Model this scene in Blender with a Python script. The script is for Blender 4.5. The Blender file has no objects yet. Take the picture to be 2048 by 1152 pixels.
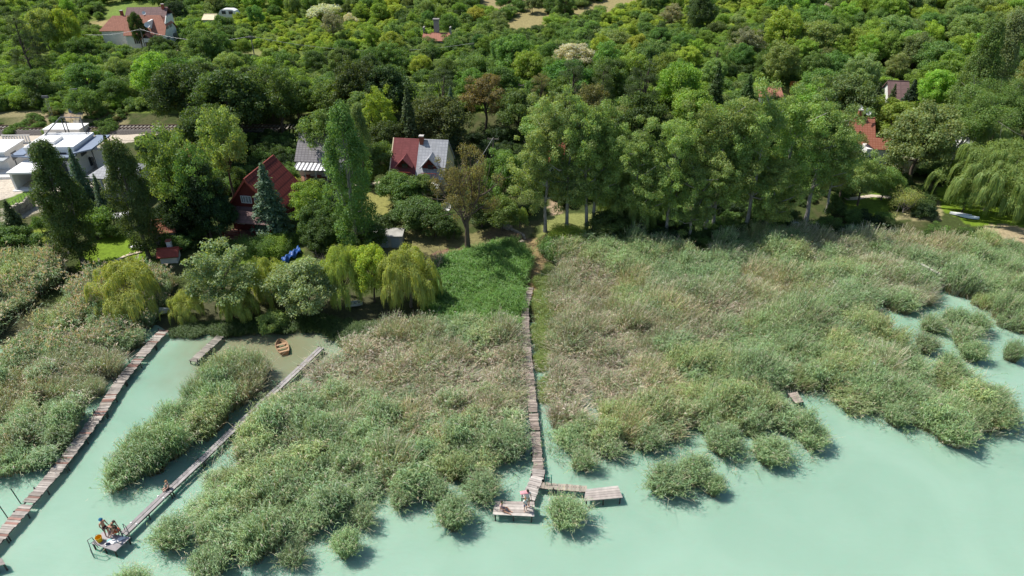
import bpy, bmesh, math, random
import numpy as np
from mathutils import Vector, Matrix
sc = bpy.context.scene
RAD = math.radians
# ------------------------------------------------------------------ camera, sky, sun, exposure
CAM_H = 42.0
PITCH = RAD(32.0)
FOC = 1384.0                                   # focal length in pixels of the 2048 wide photograph
cam = bpy.data.cameras.new('camera'); cam_o = bpy.data.objects.new('camera', cam)
sc.collection.objects.link(cam_o); sc.camera = cam_o
cam.sensor_width = 36.0; cam.lens = 36.0 * FOC / 2048.0; cam.clip_start = 0.5; cam.clip_end = 3000
cam_o.location = (0, 0, CAM_H); cam_o.rotation_euler = (math.pi/2 - PITCH, 0, 0)
SUN_EL = RAD(57.0); SUN_AZ = RAD(161.0)         # azimuth: angle from +x to the place the light comes from
sunv = Vector((math.cos(SUN_EL)*math.cos(SUN_AZ), math.cos(SUN_EL)*math.sin(SUN_AZ), math.sin(SUN_EL)))
w = bpy.data.worlds.new('World'); sc.world = w; w.use_nodes = True
wn = w.node_tree; wn.nodes.clear()
sky = wn.nodes.new('ShaderNodeTexSky'); sky.sky_type = 'NISHITA'; sky.sun_disc = False
sky.sun_elevation = SUN_EL; sky.sun_rotation = math.pi/2 - SUN_AZ; sky.air_density = 1.0; sky.dust_density = 1.0
bg = wn.nodes.new('ShaderNodeBackground'); bg.inputs[1].default_value = 0.10
wo = wn.nodes.new('ShaderNodeOutputWorld')
wn.links.new(sky.outputs[0], bg.inputs[0]); wn.links.new(bg.outputs[0], wo.inputs[0])
sl = bpy.data.lights.new('sun', 'SUN'); sl.energy = 4.6; sl.angle = RAD(0.55); sl.color = (1.0, 0.95, 0.86)
so = bpy.data.objects.new('sun', sl); sc.collection.objects.link(so)
so.rotation_euler = sunv.to_track_quat('Z', 'Y').to_euler(); so.location = (0, 0, 80)
vs = sc.view_settings; vs.view_transform = 'Standard'; vs.look = 'None'; vs.gamma = 1.0; vs.exposure = 0.34
cy = sc.cycles; cy.max_bounces = 6; cy.diffuse_bounces = 3; cy.glossy_bounces = 2; cy.transmission_bounces = 3
cy.use_denoising = True; cy.denoiser = 'OPENIMAGEDENOISE'; cy.denoising_input_passes = 'RGB_ALBEDO_NORMAL'; cy.denoising_prefilter = 'ACCURATE'
cy.sample_clamp_indirect = 6.0

col = sc.collection
rng = np.random.default_rng(7)
# ------------------------------------------------------------------ photograph <-> world
SP, CP = math.sin(PITCH), math.cos(PITCH)
def ray(px, py):
    a, b = (px - 1024.0), (576.0 - py)
    return (a, FOC*CP + b*SP, -FOC*SP + b*CP)
def G(px, py, z=0.0):
    d = ray(px, py); t = (z - CAM_H) / d[2]
    return (d[0]*t, d[1]*t)
def project(x, y, z):
    dz = z - CAM_H
    depth = y*CP - dz*SP
    return (1024 + FOC*x/depth, 576 - FOC*(y*SP + dz*CP)/depth, depth)

# shoreline: y as a function of x, from points traced on the photograph
_sh = [(-400, 720), (0, 715), (120, 700), (200, 690), (300, 668), (420, 664), (500, 660), (560, 650), (640, 655), (690, 690), (800, 705), (900, 705),
       (1030, 690), (1062, 655), (1110, 680), (1250, 680), (1400, 670), (1550, 640), (1650, 600), (1740, 560), (1850, 545), (1920, 575), (2048, 610), (2500, 600)]
_shx = np.array([G(a, b)[0] for a, b in _sh]); _shy = np.array([G(a, b)[1] for a, b in _sh])
def sstep(a, b, x):
    t = np.clip((x - a)/(b - a), 0, 1); return t*t*(3 - 2*t)
def vnoise(x, y, s, seed=0):
    x = np.asarray(x, float)/s; y = np.asarray(y, float)/s
    xi = np.floor(x); yi = np.floor(y); fx = x - xi; fy = y - yi
    fx = fx*fx*(3-2*fx); fy = fy*fy*(3-2*fy)
    def h(a, b):
        v = np.sin(a*127.1 + b*311.7 + seed*74.7)*43758.5453; return v - np.floor(v)
    return (h(xi, yi)*(1-fx) + h(xi+1, yi)*fx)*(1-fy) + (h(xi, yi+1)*(1-fx) + h(xi+1, yi+1)*fx)*fy
def ter(x, y):
    """height of the ground"""
    x = np.asarray(x, float); y = np.asarray(y, float)
    d = y - np.interp(x, _shx, _shy) + (vnoise(x, y, 3.5, 2)-.5)*3.5
    z = -1.5 + 1.56*sstep(-7, 1.5, d) + 0.9*sstep(8, 21, d) + 0.8*sstep(19, 42, d)
    z = z + (vnoise(x, y, 3.0, 1) - .5)*(.04*sstep(0, 3, d) + .14*sstep(8, 14, d))
    yr = np.where(d > 25, y, 0)
    z = z + 1.6*sstep(113.5, 121, y)              # bank behind the railway
    z = z + 0.055*np.maximum(0, y - 122) + 0.00022*np.maximum(0, y - 150)**2*(1 - 0*x)
    z = z + (vnoise(x, y, 22, 3) - .5)*2.2*sstep(130, 160, y)
    return z
def terz(x, y): return float(ter(x, y))
def P(px, py, h=0.0):
    """ground point (x, y, z) whose point h metres above the ground shows at pixel (px, py)"""
    z = 1.0
    for _ in range(14):
        x, y = G(px, py, z + h)
        z = 0.5*z + 0.5*terz(x, y)
    return (x, y, z)
def inpoly(x, y, poly):
    x = np.asarray(x, float); y = np.asarray(y, float); c = np.zeros(x.shape, bool); n = len(poly)
    for i in range(n):
        x1, y1 = poly[i]; x2, y2 = poly[(i+1) % n]
        if y1 == y2: continue
        m = ((y1 > y) != (y2 > y)) & (x < (x2-x1)*(y-y1)/(y2-y1) + x1)
        c ^= m
    return c
def gpoly(pts, z=0.0): return [G(a, b, z) for a, b in pts]
def tpoly(pts): return [P(a, b)[:2] for a, b in pts]

# ------------------------------------------------------------------ object helpers
def props(o, label=None, cat=None, group=None, kind=None):
    if label: o['label'] = label
    if cat: o['category'] = cat
    if group: o['group'] = group
    if kind: o['kind'] = kind
    return o
def thing(name, loc, rz, label, cat, group=None):
    o = bpy.data.objects.new(name, None); col.objects.link(o); o.empty_display_size = 0.3
    o.location = loc; o.rotation_euler = (0, 0, rz)
    return props(o, label, cat, group)
def link(name, me, parent=None):
    o = bpy.data.objects.new(name, me); col.objects.link(o)
    if parent: o.parent = parent
    return o
def npmesh(name, V, F, mats=(), attr=None, smooth=False, fmat=None, colr=None):
    """V (n,3); F (m,k) int array; attr: per-face float; colr: per-face rgb"""
    V = np.ascontiguousarray(V, np.float32); F = np.ascontiguousarray(F, np.int32); m, k = F.shape
    me = bpy.data.meshes.new(name)
    me.vertices.add(len(V)); me.vertices.foreach_set('co', V.ravel())
    me.loops.add(m*k); me.loops.foreach_set('vertex_index', F.ravel())
    me.polygons.add(m); me.polygons.foreach_set('loop_start', np.arange(0, m*k, k, dtype=np.int32))
    me.polygons.foreach_set('loop_total', np.full(m, k, np.int32))
    if fmat is not None: me.polygons.foreach_set('material_index', np.ascontiguousarray(fmat, np.int32))
    me.update(calc_edges=True)
    if attr is not None:
        a = me.attributes.new('var', 'FLOAT', 'FACE'); a.data.foreach_set('value', np.ascontiguousarray(attr, np.float32))
    if colr is not None:
        c = np.ones((m, 4), np.float32); c[:, :3] = colr
        a = me.attributes.new('tone', 'FLOAT_COLOR', 'FACE'); a.data.foreach_set('color', c.ravel())
    if smooth: me.polygons.foreach_set('use_smooth', np.ones(m, bool))
    for mt in mats: me.materials.append(mt)
    return me
def norm(a): return a/np.maximum(np.linalg.norm(a, axis=-1, keepdims=True), 1e-9)
def ribbons(Pt, side, wd):
    """Pt (N,K,3) centre lines, side (N,3), wd (K,) or (N,K) half widths -> verts, faces (N*(K-1),4)"""
    N, K, _ = Pt.shape; wd = np.broadcast_to(wd, (N, K))
    A = Pt - side[:, None, :]*wd[..., None]; B = Pt + side[:, None, :]*wd[..., None]
    V = np.stack([A, B], 2).reshape(-1, 3)
    base = (np.arange(N)*K*2)[:, None]; j = (np.arange(K-1)*2)[None, :]
    q = base + j
    F = np.stack([q, q+1, q+3, q+2], -1).reshape(-1, 4)
    return V, F
def cards(c, nrm, su, sv, r):
    """rhombic leaf cards"""
    n = norm(nrm); t = norm(np.cross(n, norm(r.normal(size=c.shape)))); b = np.cross(n, t)
    su = su[:, None]; sv = sv[:, None]
    V = np.stack([c - t*su, c - b*sv, c + t*su, c + b*sv], 1).reshape(-1, 3)
    F = np.arange(len(c)*4).reshape(-1, 4)
    return V, F
def tubes(lines, sides=6):
    """lines: list of (points (K,3), radii (K,))"""
    VV, FF, off = [], [], 0
    ang = np.linspace(0, 2*math.pi, sides, endpoint=False)
    for pts, rad in lines:
        pts = np.asarray(pts, float); K = len(pts)
        d = norm(np.gradient(pts, axis=0))
        ref = np.array([0.31, 0.17, 0.93]) if abs(d[0, 2]) < .9 else np.array([1.0, .2, .1])
        a = norm(np.cross(d, ref)); b = np.cross(d, a)
        ring = pts[:, None, :] + (a[:, None, :]*np.cos(ang)[None, :, None] + b[:, None, :]*np.sin(ang)[None, :, None])*np.asarray(rad)[:, None, None]
        VV.append(ring.reshape(-1, 3))
        for k in range(K-1):
            i = np.arange(sides); j = (i+1) % sides
            FF.append(np.stack([i, j, j+sides, i+sides], 1) + off + k*sides)
        off += K*sides
    return np.concatenate(VV), np.concatenate(FF)
def join(parts):
    V, F, off = [], [], 0
    for v, f in parts:
        V.append(v); F.append(f + off); off += len(v)
    return np.concatenate(V), np.concatenate(F)
class MB:
    """collects boxes, prisms and polygons with a material slot each; builds ONE mesh"""
    def __init__(s): s.v = []; s.f = []; s.m = []; s.t = []
    def poly(s, pts, m=0, t=(1, 1, 1)):
        n = len(s.v); s.v += [tuple(p) for p in pts]; s.f.append(tuple(range(n, n+len(pts)))); s.m.append(m); s.t.append(t); return s
    def hexa(s, p, m=0, t=(1, 1, 1)):      # 8 points: bottom 0-3 ccw, top 4-7
        n = len(s.v); s.v += [tuple(q) for q in p]
        for f in ((3, 2, 1, 0), (4, 5, 6, 7), (0, 1, 5, 4), (1, 2, 6, 5), (2, 3, 7, 6), (3, 0, 4, 7)):
            s.f.append(tuple(n+i for i in f)); s.m.append(m); s.t.append(t)
        return s
    def box(s, x0, x1, y0, y1, z0, z1, m=0, t=(1, 1, 1)):
        return s.hexa([(x0, y0, z0), (x1, y0, z0), (x1, y1, z0), (x0, y1, z0), (x0, y0, z1), (x1, y0, z1), (x1, y1, z1), (x0, y1, z1)], m, t)
    def cyl(s, a, b, r, n=8, m=0, t=(1, 1, 1), r2=None):
        a = Vector(a); b = Vector(b); d = (b-a).normalized(); u = d.orthogonal().normalized(); v = d.cross(u)
        if r2 is None: r2 = r
        k = len(s.v)
        for c, rr in ((a, r), (b, r2)):
            for i in range(n):
                th = 2*math.pi*i/n; s.v.append(tuple(c + u*math.cos(th)*rr + v*math.sin(th)*rr))
        for i in range(n):
            j = (i+1) % n; s.f.append((k+i, k+j, k+n+j, k+n+i)); s.m.append(m); s.t.append(t)
        s.f.append(tuple(k+n+i for i in range(n))); s.m.append(m); s.t.append(t)
        s.f.append(tuple(k+n-1-i for i in range(n))); s.m.append(m); s.t.append(t)
        return s
    def slab(s, quad, th, m=0, t=(1, 1, 1)):   # top quad (4 points), thickened downwards
        q = [Vector(p) for p in quad]; n = (q[1]-q[0]).cross(q[2]-q[0]).normalized()
        if n.z < 0: q = q[::-1]; n = -n
        return s.hexa([p - n*th for p in q] + q, m, t)
    def build(s, name, mats, parent=None, bevel=0, smooth=False):
        me = bpy.data.meshes.new(name); me.from_pydata(s.v, [], s.f); me.update()
        if not isinstance(mats, (list, tuple)): mats = [mats]
        for mt in mats: me.materials.append(mt)
        me.polygons.foreach_set('material_index', s.m)
        a = me.attributes.new('tone', 'FLOAT_COLOR', 'FACE')
        c = np.ones((len(s.f), 4), np.float32); c[:, :3] = np.array(s.t, np.float32); a.data.foreach_set('color', c.ravel())
        if smooth: me.polygons.foreach_set('use_smooth', [True]*len(s.f))
        uv = me.uv_layers.new(name='UVMap')
        for pl in me.polygons:                 # metres along the eaves, metres up the slope
            nn = pl.normal; al = Vector((0, 0, 1)).cross(nn)
            al = al.normalized() if al.length > 1e-4 else Vector((1, 0, 0)); up = nn.cross(al)
            for li in pl.loop_indices:
                co = me.vertices[me.loops[li].vertex_index].co; uv.data[li].uv = (co.dot(al), co.dot(up))
        o = link(name, me, parent)
        if bevel:
            b = o.modifiers.new('bevel', 'BEVEL'); b.width = bevel; b.segments = 1
        return o

# ------------------------------------------------------------------ materials
def mk(name):
    m = bpy.data.materials.new(name); m.use_nodes = True; n = m.node_tree; n.nodes.clear(); return m, n
def out(n, sh): o = n.nodes.new('ShaderNodeOutputMaterial'); n.links.new(sh, o.inputs[0])
def leaf_material(name, src='OBJECT', rough=0.55, trans=0.44, gloss=0.02):
    """foliage: colour = tint (object colour or instance attribute) x mesh tone x leaf variation"""
    m, n = mk(name); L = n.links.new; N = n.nodes.new
    if src == 'OBJECT':
        t = N('ShaderNodeObjectInfo').outputs['Color']
    else:
        a = N('ShaderNodeAttribute'); a.attribute_type = 'INSTANCER'; a.attribute_name = 'tint'; t = a.outputs['Color']
    c = N('ShaderNodeAttribute'); c.attribute_name = 'tone'
    mul = N('ShaderNodeMix'); mul.data_type = 'RGBA'; mul.blend_type = 'MULTIPLY'; mul.inputs[0].default_value = 1
    L(t, mul.inputs[6]); L(c.outputs['Color'], mul.inputs[7])
    colr = mul.outputs[2]
    d = N('ShaderNodeBsdfDiffuse'); L(colr, d.inputs[0])
    tr = N('ShaderNodeBsdfTranslucent')
    hs = N('ShaderNodeMix'); hs.data_type = 'RGBA'; hs.blend_type = 'MULTIPLY'; hs.inputs[0].default_value = 1
    L(colr, hs.inputs[6]); hs.inputs[7].default_value = (1.35, 1.3, .45, 1)
    L(hs.outputs[2], tr.inputs[0])
    mx = N('ShaderNodeMixShader'); mx.inputs[0].default_value = trans; L(d.outputs[0], mx.inputs[1]); L(tr.outputs[0], mx.inputs[2])
    g = N('ShaderNodeBsdfGlossy'); g.inputs['Roughness'].default_value = rough; g.inputs[0].default_value = (.85, .9, 1, 1)
    mg = N('ShaderNodeMixShader'); mg.inputs[0].default_value = gloss; L(mx.outputs[0], mg.inputs[1]); L(g.outputs[0], mg.inputs[2])
    out(n, mg.outputs[0]); return m
def surf(name, c, rough=0.8, scale=3.0, amt=0.3, c2=None, spec=0.3, bump=0.0, tone=False, metal=0.0, stretch=None, detail=6):
    """plain surface with noise variation"""
    m, n = mk(name); L = n.links.new; N = n.nodes.new
    tc = N('ShaderNodeTexCoord'); ns = N('ShaderNodeTexNoise'); ns.inputs['Scale'].default_value = scale; ns.inputs['Detail'].default_value = detail
    vec = tc.outputs['Object']
    if stretch:
        mp = N('ShaderNodeMapping'); mp.inputs['Scale'].default_value = stretch; L(vec, mp.inputs[0]); vec = mp.outputs[0]
    L(vec, ns.inputs['Vector'])
    if c2 is None: c2 = tuple(v*(1-amt) for v in c)
    rp = N('ShaderNodeValToRGB'); rp.color_ramp.elements[0].position = .35; rp.color_ramp.elements[1].position = .65
    rp.color_ramp.elements[0].color = (*c2, 1); rp.color_ramp.elements[1].color = (*c, 1); L(ns.outputs[0], rp.inputs[0])
    cc = rp.outputs[0]
    if tone:
        a = N('ShaderNodeAttribute'); a.attribute_name = 'tone'
        mul = N('ShaderNodeMix'); mul.data_type = 'RGBA'; mul.blend_type = 'MULTIPLY'; mul.inputs[0].default_value = 1
        L(cc, mul.inputs[6]); L(a.outputs['Color'], mul.inputs[7]); cc = mul.outputs[2]
    p = N('ShaderNodeBsdfPrincipled'); L(cc, p.inputs['Base Color']); p.inputs['Roughness'].default_value = rough
    p.inputs['Specular IOR Level'].default_value = spec; p.inputs['Metallic'].default_value = metal
    if bump:
        b = N('ShaderNodeBump'); b.inputs['Strength'].default_value = bump; b.inputs['Distance'].default_value = .05
        L(ns.outputs[0], b.inputs['Height']); L(b.outputs[0], p.inputs['Normal'])
    out(n, p.outputs[0]); return m
M = {}
M['leaf'] = leaf_material('leaves')
M['leaf_i'] = leaf_material('scrub_leaves', 'INST')
M['reed'] = leaf_material('reed_blades', 'OBJECT', .5, .22, .03)
M['reed_i'] = leaf_material('reed_bed_blades', 'INST', .5, .22, .03)
M['bark'] = surf('bark', (.16, .125, .095), .95, 4, .5, bump=.5, stretch=(3, 3, .6))
M['bark_pale'] = surf('pale_bark', (.42, .40, .36), .9, 3, .5, stretch=(2, 2, .8))
M['bark_grey'] = surf('grey_bark', (.27, .24, .21), .95, 4, .45, bump=.5, stretch=(3, 3, .6))
M['wood'] = surf('weathered_planks', (.62, .60, .58), .85, 2.2, .25, tone=True)
M['post'] = surf('dark_post', (.10, .09, .08), .9, 5, .4)
M['metal'] = surf('dark_metal', (.12, .13, .14), .6, 5, .2, metal=.4)
M['white'] = surf('white_plaster', (.80, .79, .76), .8, 1.2, .10)
M['cream'] = surf('cream_plaster', (.72, .62, .42), .85, 1.5, .15)
M['glass'] = surf('window_glass', (.05, .06, .075), .12, 2, .3, spec=.8)
M['white_paint'] = surf('white_paint', (.80, .80, .78), .5, 3, .08)
M['concrete'] = surf('concrete', (.42, .41, .38), .9, 1.2, .3)
M['stone'] = surf('rough_stone', (.36, .32, .27), .95, 2.2, .45, bump=.8, tone=True)
M['paint'] = surf('painted_surface', (1, 1, 1), .55, 2.0, .12, tone=True)
M['matte'] = surf('matte_surface', (1, 1, 1), .85, 3.0, .2, tone=True)

def tile_material(name, c, c2, rows=(0, 1), sc_=3.2, rough=.8, ribs=9.0):
    """roof: rows of tiles along the slope (object Z) and noise; ribs = rows per metre"""
    m, n = mk(name); L = n.links.new; N = n.nodes.new
    tc = N('ShaderNodeTexCoord'); uv = tc.outputs['UV']
    sep = N('ShaderNodeSeparateXYZ'); L(uv, sep.inputs[0])
    def saw(sock, f):
        a = N('ShaderNodeMath'); a.operation = 'MULTIPLY'; a.inputs[1].default_value = f; L(sock, a.inputs[0])
        b = N('ShaderNodeMath'); b.operation = 'FRACT'; L(a.outputs[0], b.inputs[0]); return b.outputs[0]
    sa = saw(sep.outputs['Y'], sc_); sb = saw(sep.outputs['X'], ribs)
    lt = N('ShaderNodeMath'); lt.operation = 'LESS_THAN'; lt.inputs[1].default_value = .22; L(sa, lt.inputs[0])
    lb = N('ShaderNodeMath'); lb.operation = 'LESS_THAN'; lb.inputs[1].default_value = .16; L(sb, lb.inputs[0])
    mxm = N('ShaderNodeMath'); mxm.operation = 'MAXIMUM'; L(lt.outputs[0], mxm.inputs[0]); L(lb.outputs[0], mxm.inputs[1])
    ns = N('ShaderNodeTexNoise'); ns.inputs['Scale'].default_value = 1.6; ns.inputs['Detail'].default_value = 8; L(tc.outputs['Object'], ns.inputs['Vector'])
    rp = N('ShaderNodeValToRGB'); rp.color_ramp.elements[0].position = .3; rp.color_ramp.elements[1].position = .7
    rp.color_ramp.elements[0].color = (*[v*.72 for v in c], 1); rp.color_ramp.elements[1].color = (*c, 1); L(ns.outputs[0], rp.inputs[0])
    mx = N('ShaderNodeMix'); mx.data_type = 'RGBA'; L(mxm.outputs[0], mx.inputs[0]); L(rp.outputs[0], mx.inputs[6]); mx.inputs[7].default_value = (*c2, 1)
    p = N('ShaderNodeBsdfPrincipled'); p.inputs['Roughness'].default_value = rough; p.inputs['Specular IOR Level'].default_value = .3
    L(mx.outputs[2], p.inputs['Base Color'])
    h = N('ShaderNodeBump'); h.inputs['Strength'].default_value = .6; h.inputs['Distance'].default_value = .06; L(sa, h.inputs['Height']); L(h.outputs[0], p.inputs['Normal'])
    out(n, p.outputs[0]); return m
M['tile_red'] = tile_material('red_corrugated_tiles', (.27, .058, .042), (.11, .022, .018), sc_=1.0, ribs=1.9)
M['tile_grey'] = tile_material('grey_tiles', (.30, .285, .30), (.15, .14, .15), sc_=2.6, ribs=2.0)
M['tile_terra'] = tile_material('terracotta_tiles', (.42, .19, .13), (.26, .11, .08), sc_=2.2, ribs=2.2)
M['tile_burg'] = tile_material('burgundy_shingles', (.25, .075, .075), (.19, .055, .055), sc_=2.5, ribs=.9)
M['tile_pale'] = tile_material('pale_grey_slates', (.46, .47, .50), (.30, .31, .34), sc_=2.3, ribs=2.2)
M['tile_orange'] = tile_material('orange_tiles', (.40, .165, .11), (.26, .09, .05), sc_=2.6, ribs=2.6)
M['tile_brown'] = tile_material('brown_roofing', (.20, .125, .12), (.14, .09, .085), sc_=1.2, ribs=.6)

# ------------------------------------------------------------------ ground
def ground_grid():
    xs = np.unique(np.concatenate([np.arange(-330, -75, 6.0), np.arange(-75, 78, 0.5), np.arange(78, 340, 6.0)]))
    ys = np.unique(np.concatenate([np.arange(18, 44, 6.0), np.arange(44, 100, 0.5), np.arange(100, 132, 0.8), np.arange(132, 330, 2.5), np.arange(330, 900, 40)]))
    X, Y = np.meshgrid(xs, ys); Z = ter(X, Y)
    nx, ny = len(xs), len(ys)
    V = np.stack([X, Y, Z], -1).reshape(-1, 3)
    i = np.arange(nx-1)[None, :] + np.arange(ny-1)[:, None]*nx
    F = np.stack([i, i+1, i+1+nx, i+nx], -1).reshape(-1, 4)
    x, y = V[:, 0], V[:, 1]
    C = np.tile(np.array([.055, .075, .022]), (len(V), 1))
    n1 = vnoise(x, y, 2.2, 5)*.6 + vnoise(x, y, .8, 6)*.4; n2 = vnoise(x, y, 9, 8)
    def paint(mask, c, k=1.0):
        a = (np.asarray(mask, float)*k)[:, None]; C[:] = C*(1-a) + np.array(c)*a
    paint(n1 > .6, (.10, .095, .045), .6)
    d = y - np.interp(x, _shx, _shy)
    paint(d < 9, (.075, .078, .04)); paint(d < 1, (.10, .085, .055)); paint(d < -1, (.16, .15, .09))
    hill = y > 120
    paint(hill, (.13, .175, .035)); paint(hill & (n2 > .55), (.17, .19, .05), .7); paint(hill & (n1 > .66), (.10, .14, .03), .7)
    def area(pts, c, jag=.35, z=None):
        poly = tpoly(pts)
        jx = (vnoise(x, y, 1.1, 21)-.5)*jag*2; jy = (vnoise(x, y, 1.1, 22)-.5)*jag*2
        m = inpoly(x+jx, y+jy, poly); paint(m, c); return m
    lawn = (.15, .235, .022)
    area([(150, 540), (195, 480), (255, 462), (300, 488), (312, 545), (240, 560)], lawn)
    area([(20, 520), (40, 468), (95, 452), (110, 545)], (.17, .21, .03))
    area([(0, 420), (38, 382), (95, 375), (95, 420), (0, 455)], (.36, .33, .25))
    area([(2, 415), (30, 382), (75, 382), (80, 400), (20, 412)], (.11, .20, .025))
    area([(-200, 330), (60, 262), (270, 262), (270, 284), (200, 290), (190, 390), (60, 378), (-200, 480)], (.52, .46, .38))
    area([(400, 520), (420, 470), (600, 462), (600, 530), (470, 545)], (.085, .14, .022))
    area([(470, 545), (480, 505), (600, 490), (610, 540)], (.13, .20, .03))
    area([(700, 420), (760, 360), (790, 430), (735, 460)], (.24, .235, .075))
    area([(740, 525), (790, 470), (880, 450), (935, 470), (1000, 445), (1060, 450), (1060, 500), (940, 530), (880, 530)], (.20, .185, .08))
    area([(860, 505), (905, 495), (980, 500), (965, 535), (880, 535)], (.26, .15, .105))
    area([(955, 500), (985, 455), (1050, 462), (1060, 488), (990, 502)], (.25, .185, .11))
    area([(1060, 500), (1095, 430), (1200, 425), (1215, 470), (1100, 475), (1085, 520)], (.21, .23, .075))
    area([(1050, 600), (1045, 560), (1060, 520), (1062, 480), (1100, 470), (1092, 520), (1080, 560), (1072, 600)], (.27, .20, .10))
    area([(1095, 395), (1115, 370), (1125, 425), (1105, 430)], (.36, .27, .18))
    area([(1862, 405), (1885, 362), (1950, 372), (2060, 425), (2060, 470), (1930, 448)], lawn)
    area([(1680, 425), (1690, 395), (1760, 385), (1790, 405), (1770, 435)], (.12, .19, .025))
    area([(1965, 455), (2000, 446), (2060, 462), (2060, 488), (2010, 476)], (.38, .31, .19))
    area([(1795, 440), (1830, 400), (1880, 400), (1880, 440)], (.30, .27, .14))
    area([(0, 258), (0, 222), (150, 222), (250, 230), (265, 262)], (.24, .215, .11))
    area([(125, 250), (128, 226), (165, 222), (172, 252)], (.38, .29, .21))
    area([(1020, 70), (1010, 50), (1060, 5), (1240, -30), (1300, -10), (1170, 40), (1110, 60), (1090, 95), (1060, 70)], (.28, .24, .11), 1.5)
    area([(940, 40), (960, -10), (1080, -20), (1040, 20)], (.30, .25, .13), 1.5)
    area([(800, 30), (810, 8), (850, -5), (870, 15)], (.32, .25, .14), 1.0)
    area([(145, 60), (160, 42), (205, 45), (215, 62), (180, 68)], (.36, .28, .14), .8)
    area([(200, 32), (215, 5), (270, 2), (285, 20), (240, 30)], (.16, .24, .05), .8)
    area([(50, 135), (60, 110), (85, 108), (110, 130), (90, 142)], (.20, .22, .06), .8)
    area([(450, 120), (470, 95), (520, 100), (530, 130), (490, 145)], (.22, .23, .09), 1.2)
    area([(1990, 250), (2000, 215), (2060, 210), (2060, 262)], (.36, .28, .15), .8)
    me = npmesh('ground', V, F, smooth=True)
    a = me.attributes.new('soil', 'FLOAT_COLOR', 'POINT'); c4 = np.ones((len(V), 4), np.float32); c4[:, :3] = C; a.data.foreach_set('color', c4.ravel())
    m, n = mk('ground_soil_and_grass'); L = n.links.new; N = n.nodes.new
    at = N('ShaderNodeAttribute'); at.attribute_name = 'soil'
    tc = N('ShaderNodeTexCoord'); ns = N('ShaderNodeTexNoise'); ns.inputs['Scale'].default_value = 2.6; ns.inputs['Detail'].default_value = 9; ns.inputs['Roughness'].default_value = .7
    L(tc.outputs['Object'], ns.inputs['Vector'])
    mr = N('ShaderNodeMapRange'); mr.inputs[1].default_value = .3; mr.inputs[2].default_value = .7; mr.inputs[3].default_value = .62; mr.inputs[4].default_value = 1.3; L(ns.outputs[0], mr.inputs[0])
    vm = N('ShaderNodeVectorMath'); vm.operation = 'SCALE'; L(at.outputs['Color'], vm.inputs[0]); L(mr.outputs[0], vm.inputs['Scale'])
    p = N('ShaderNodeBsdfPrincipled'); p.inputs['Roughness'].default_value = .95; p.inputs['Specular IOR Level'].default_value = .15; L(vm.outputs[0], p.inputs['Base Color'])
    b = N('ShaderNodeBump'); b.inputs['Strength'].default_value = .7; b.inputs['Distance'].default_value = .12; L(ns.outputs[0], b.inputs['Height']); L(b.outputs[0], p.inputs['Normal'])
    out(n, p.outputs[0]); me.materials.append(m)
    props(link('ground', me), kind='structure')
ground_grid()

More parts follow.
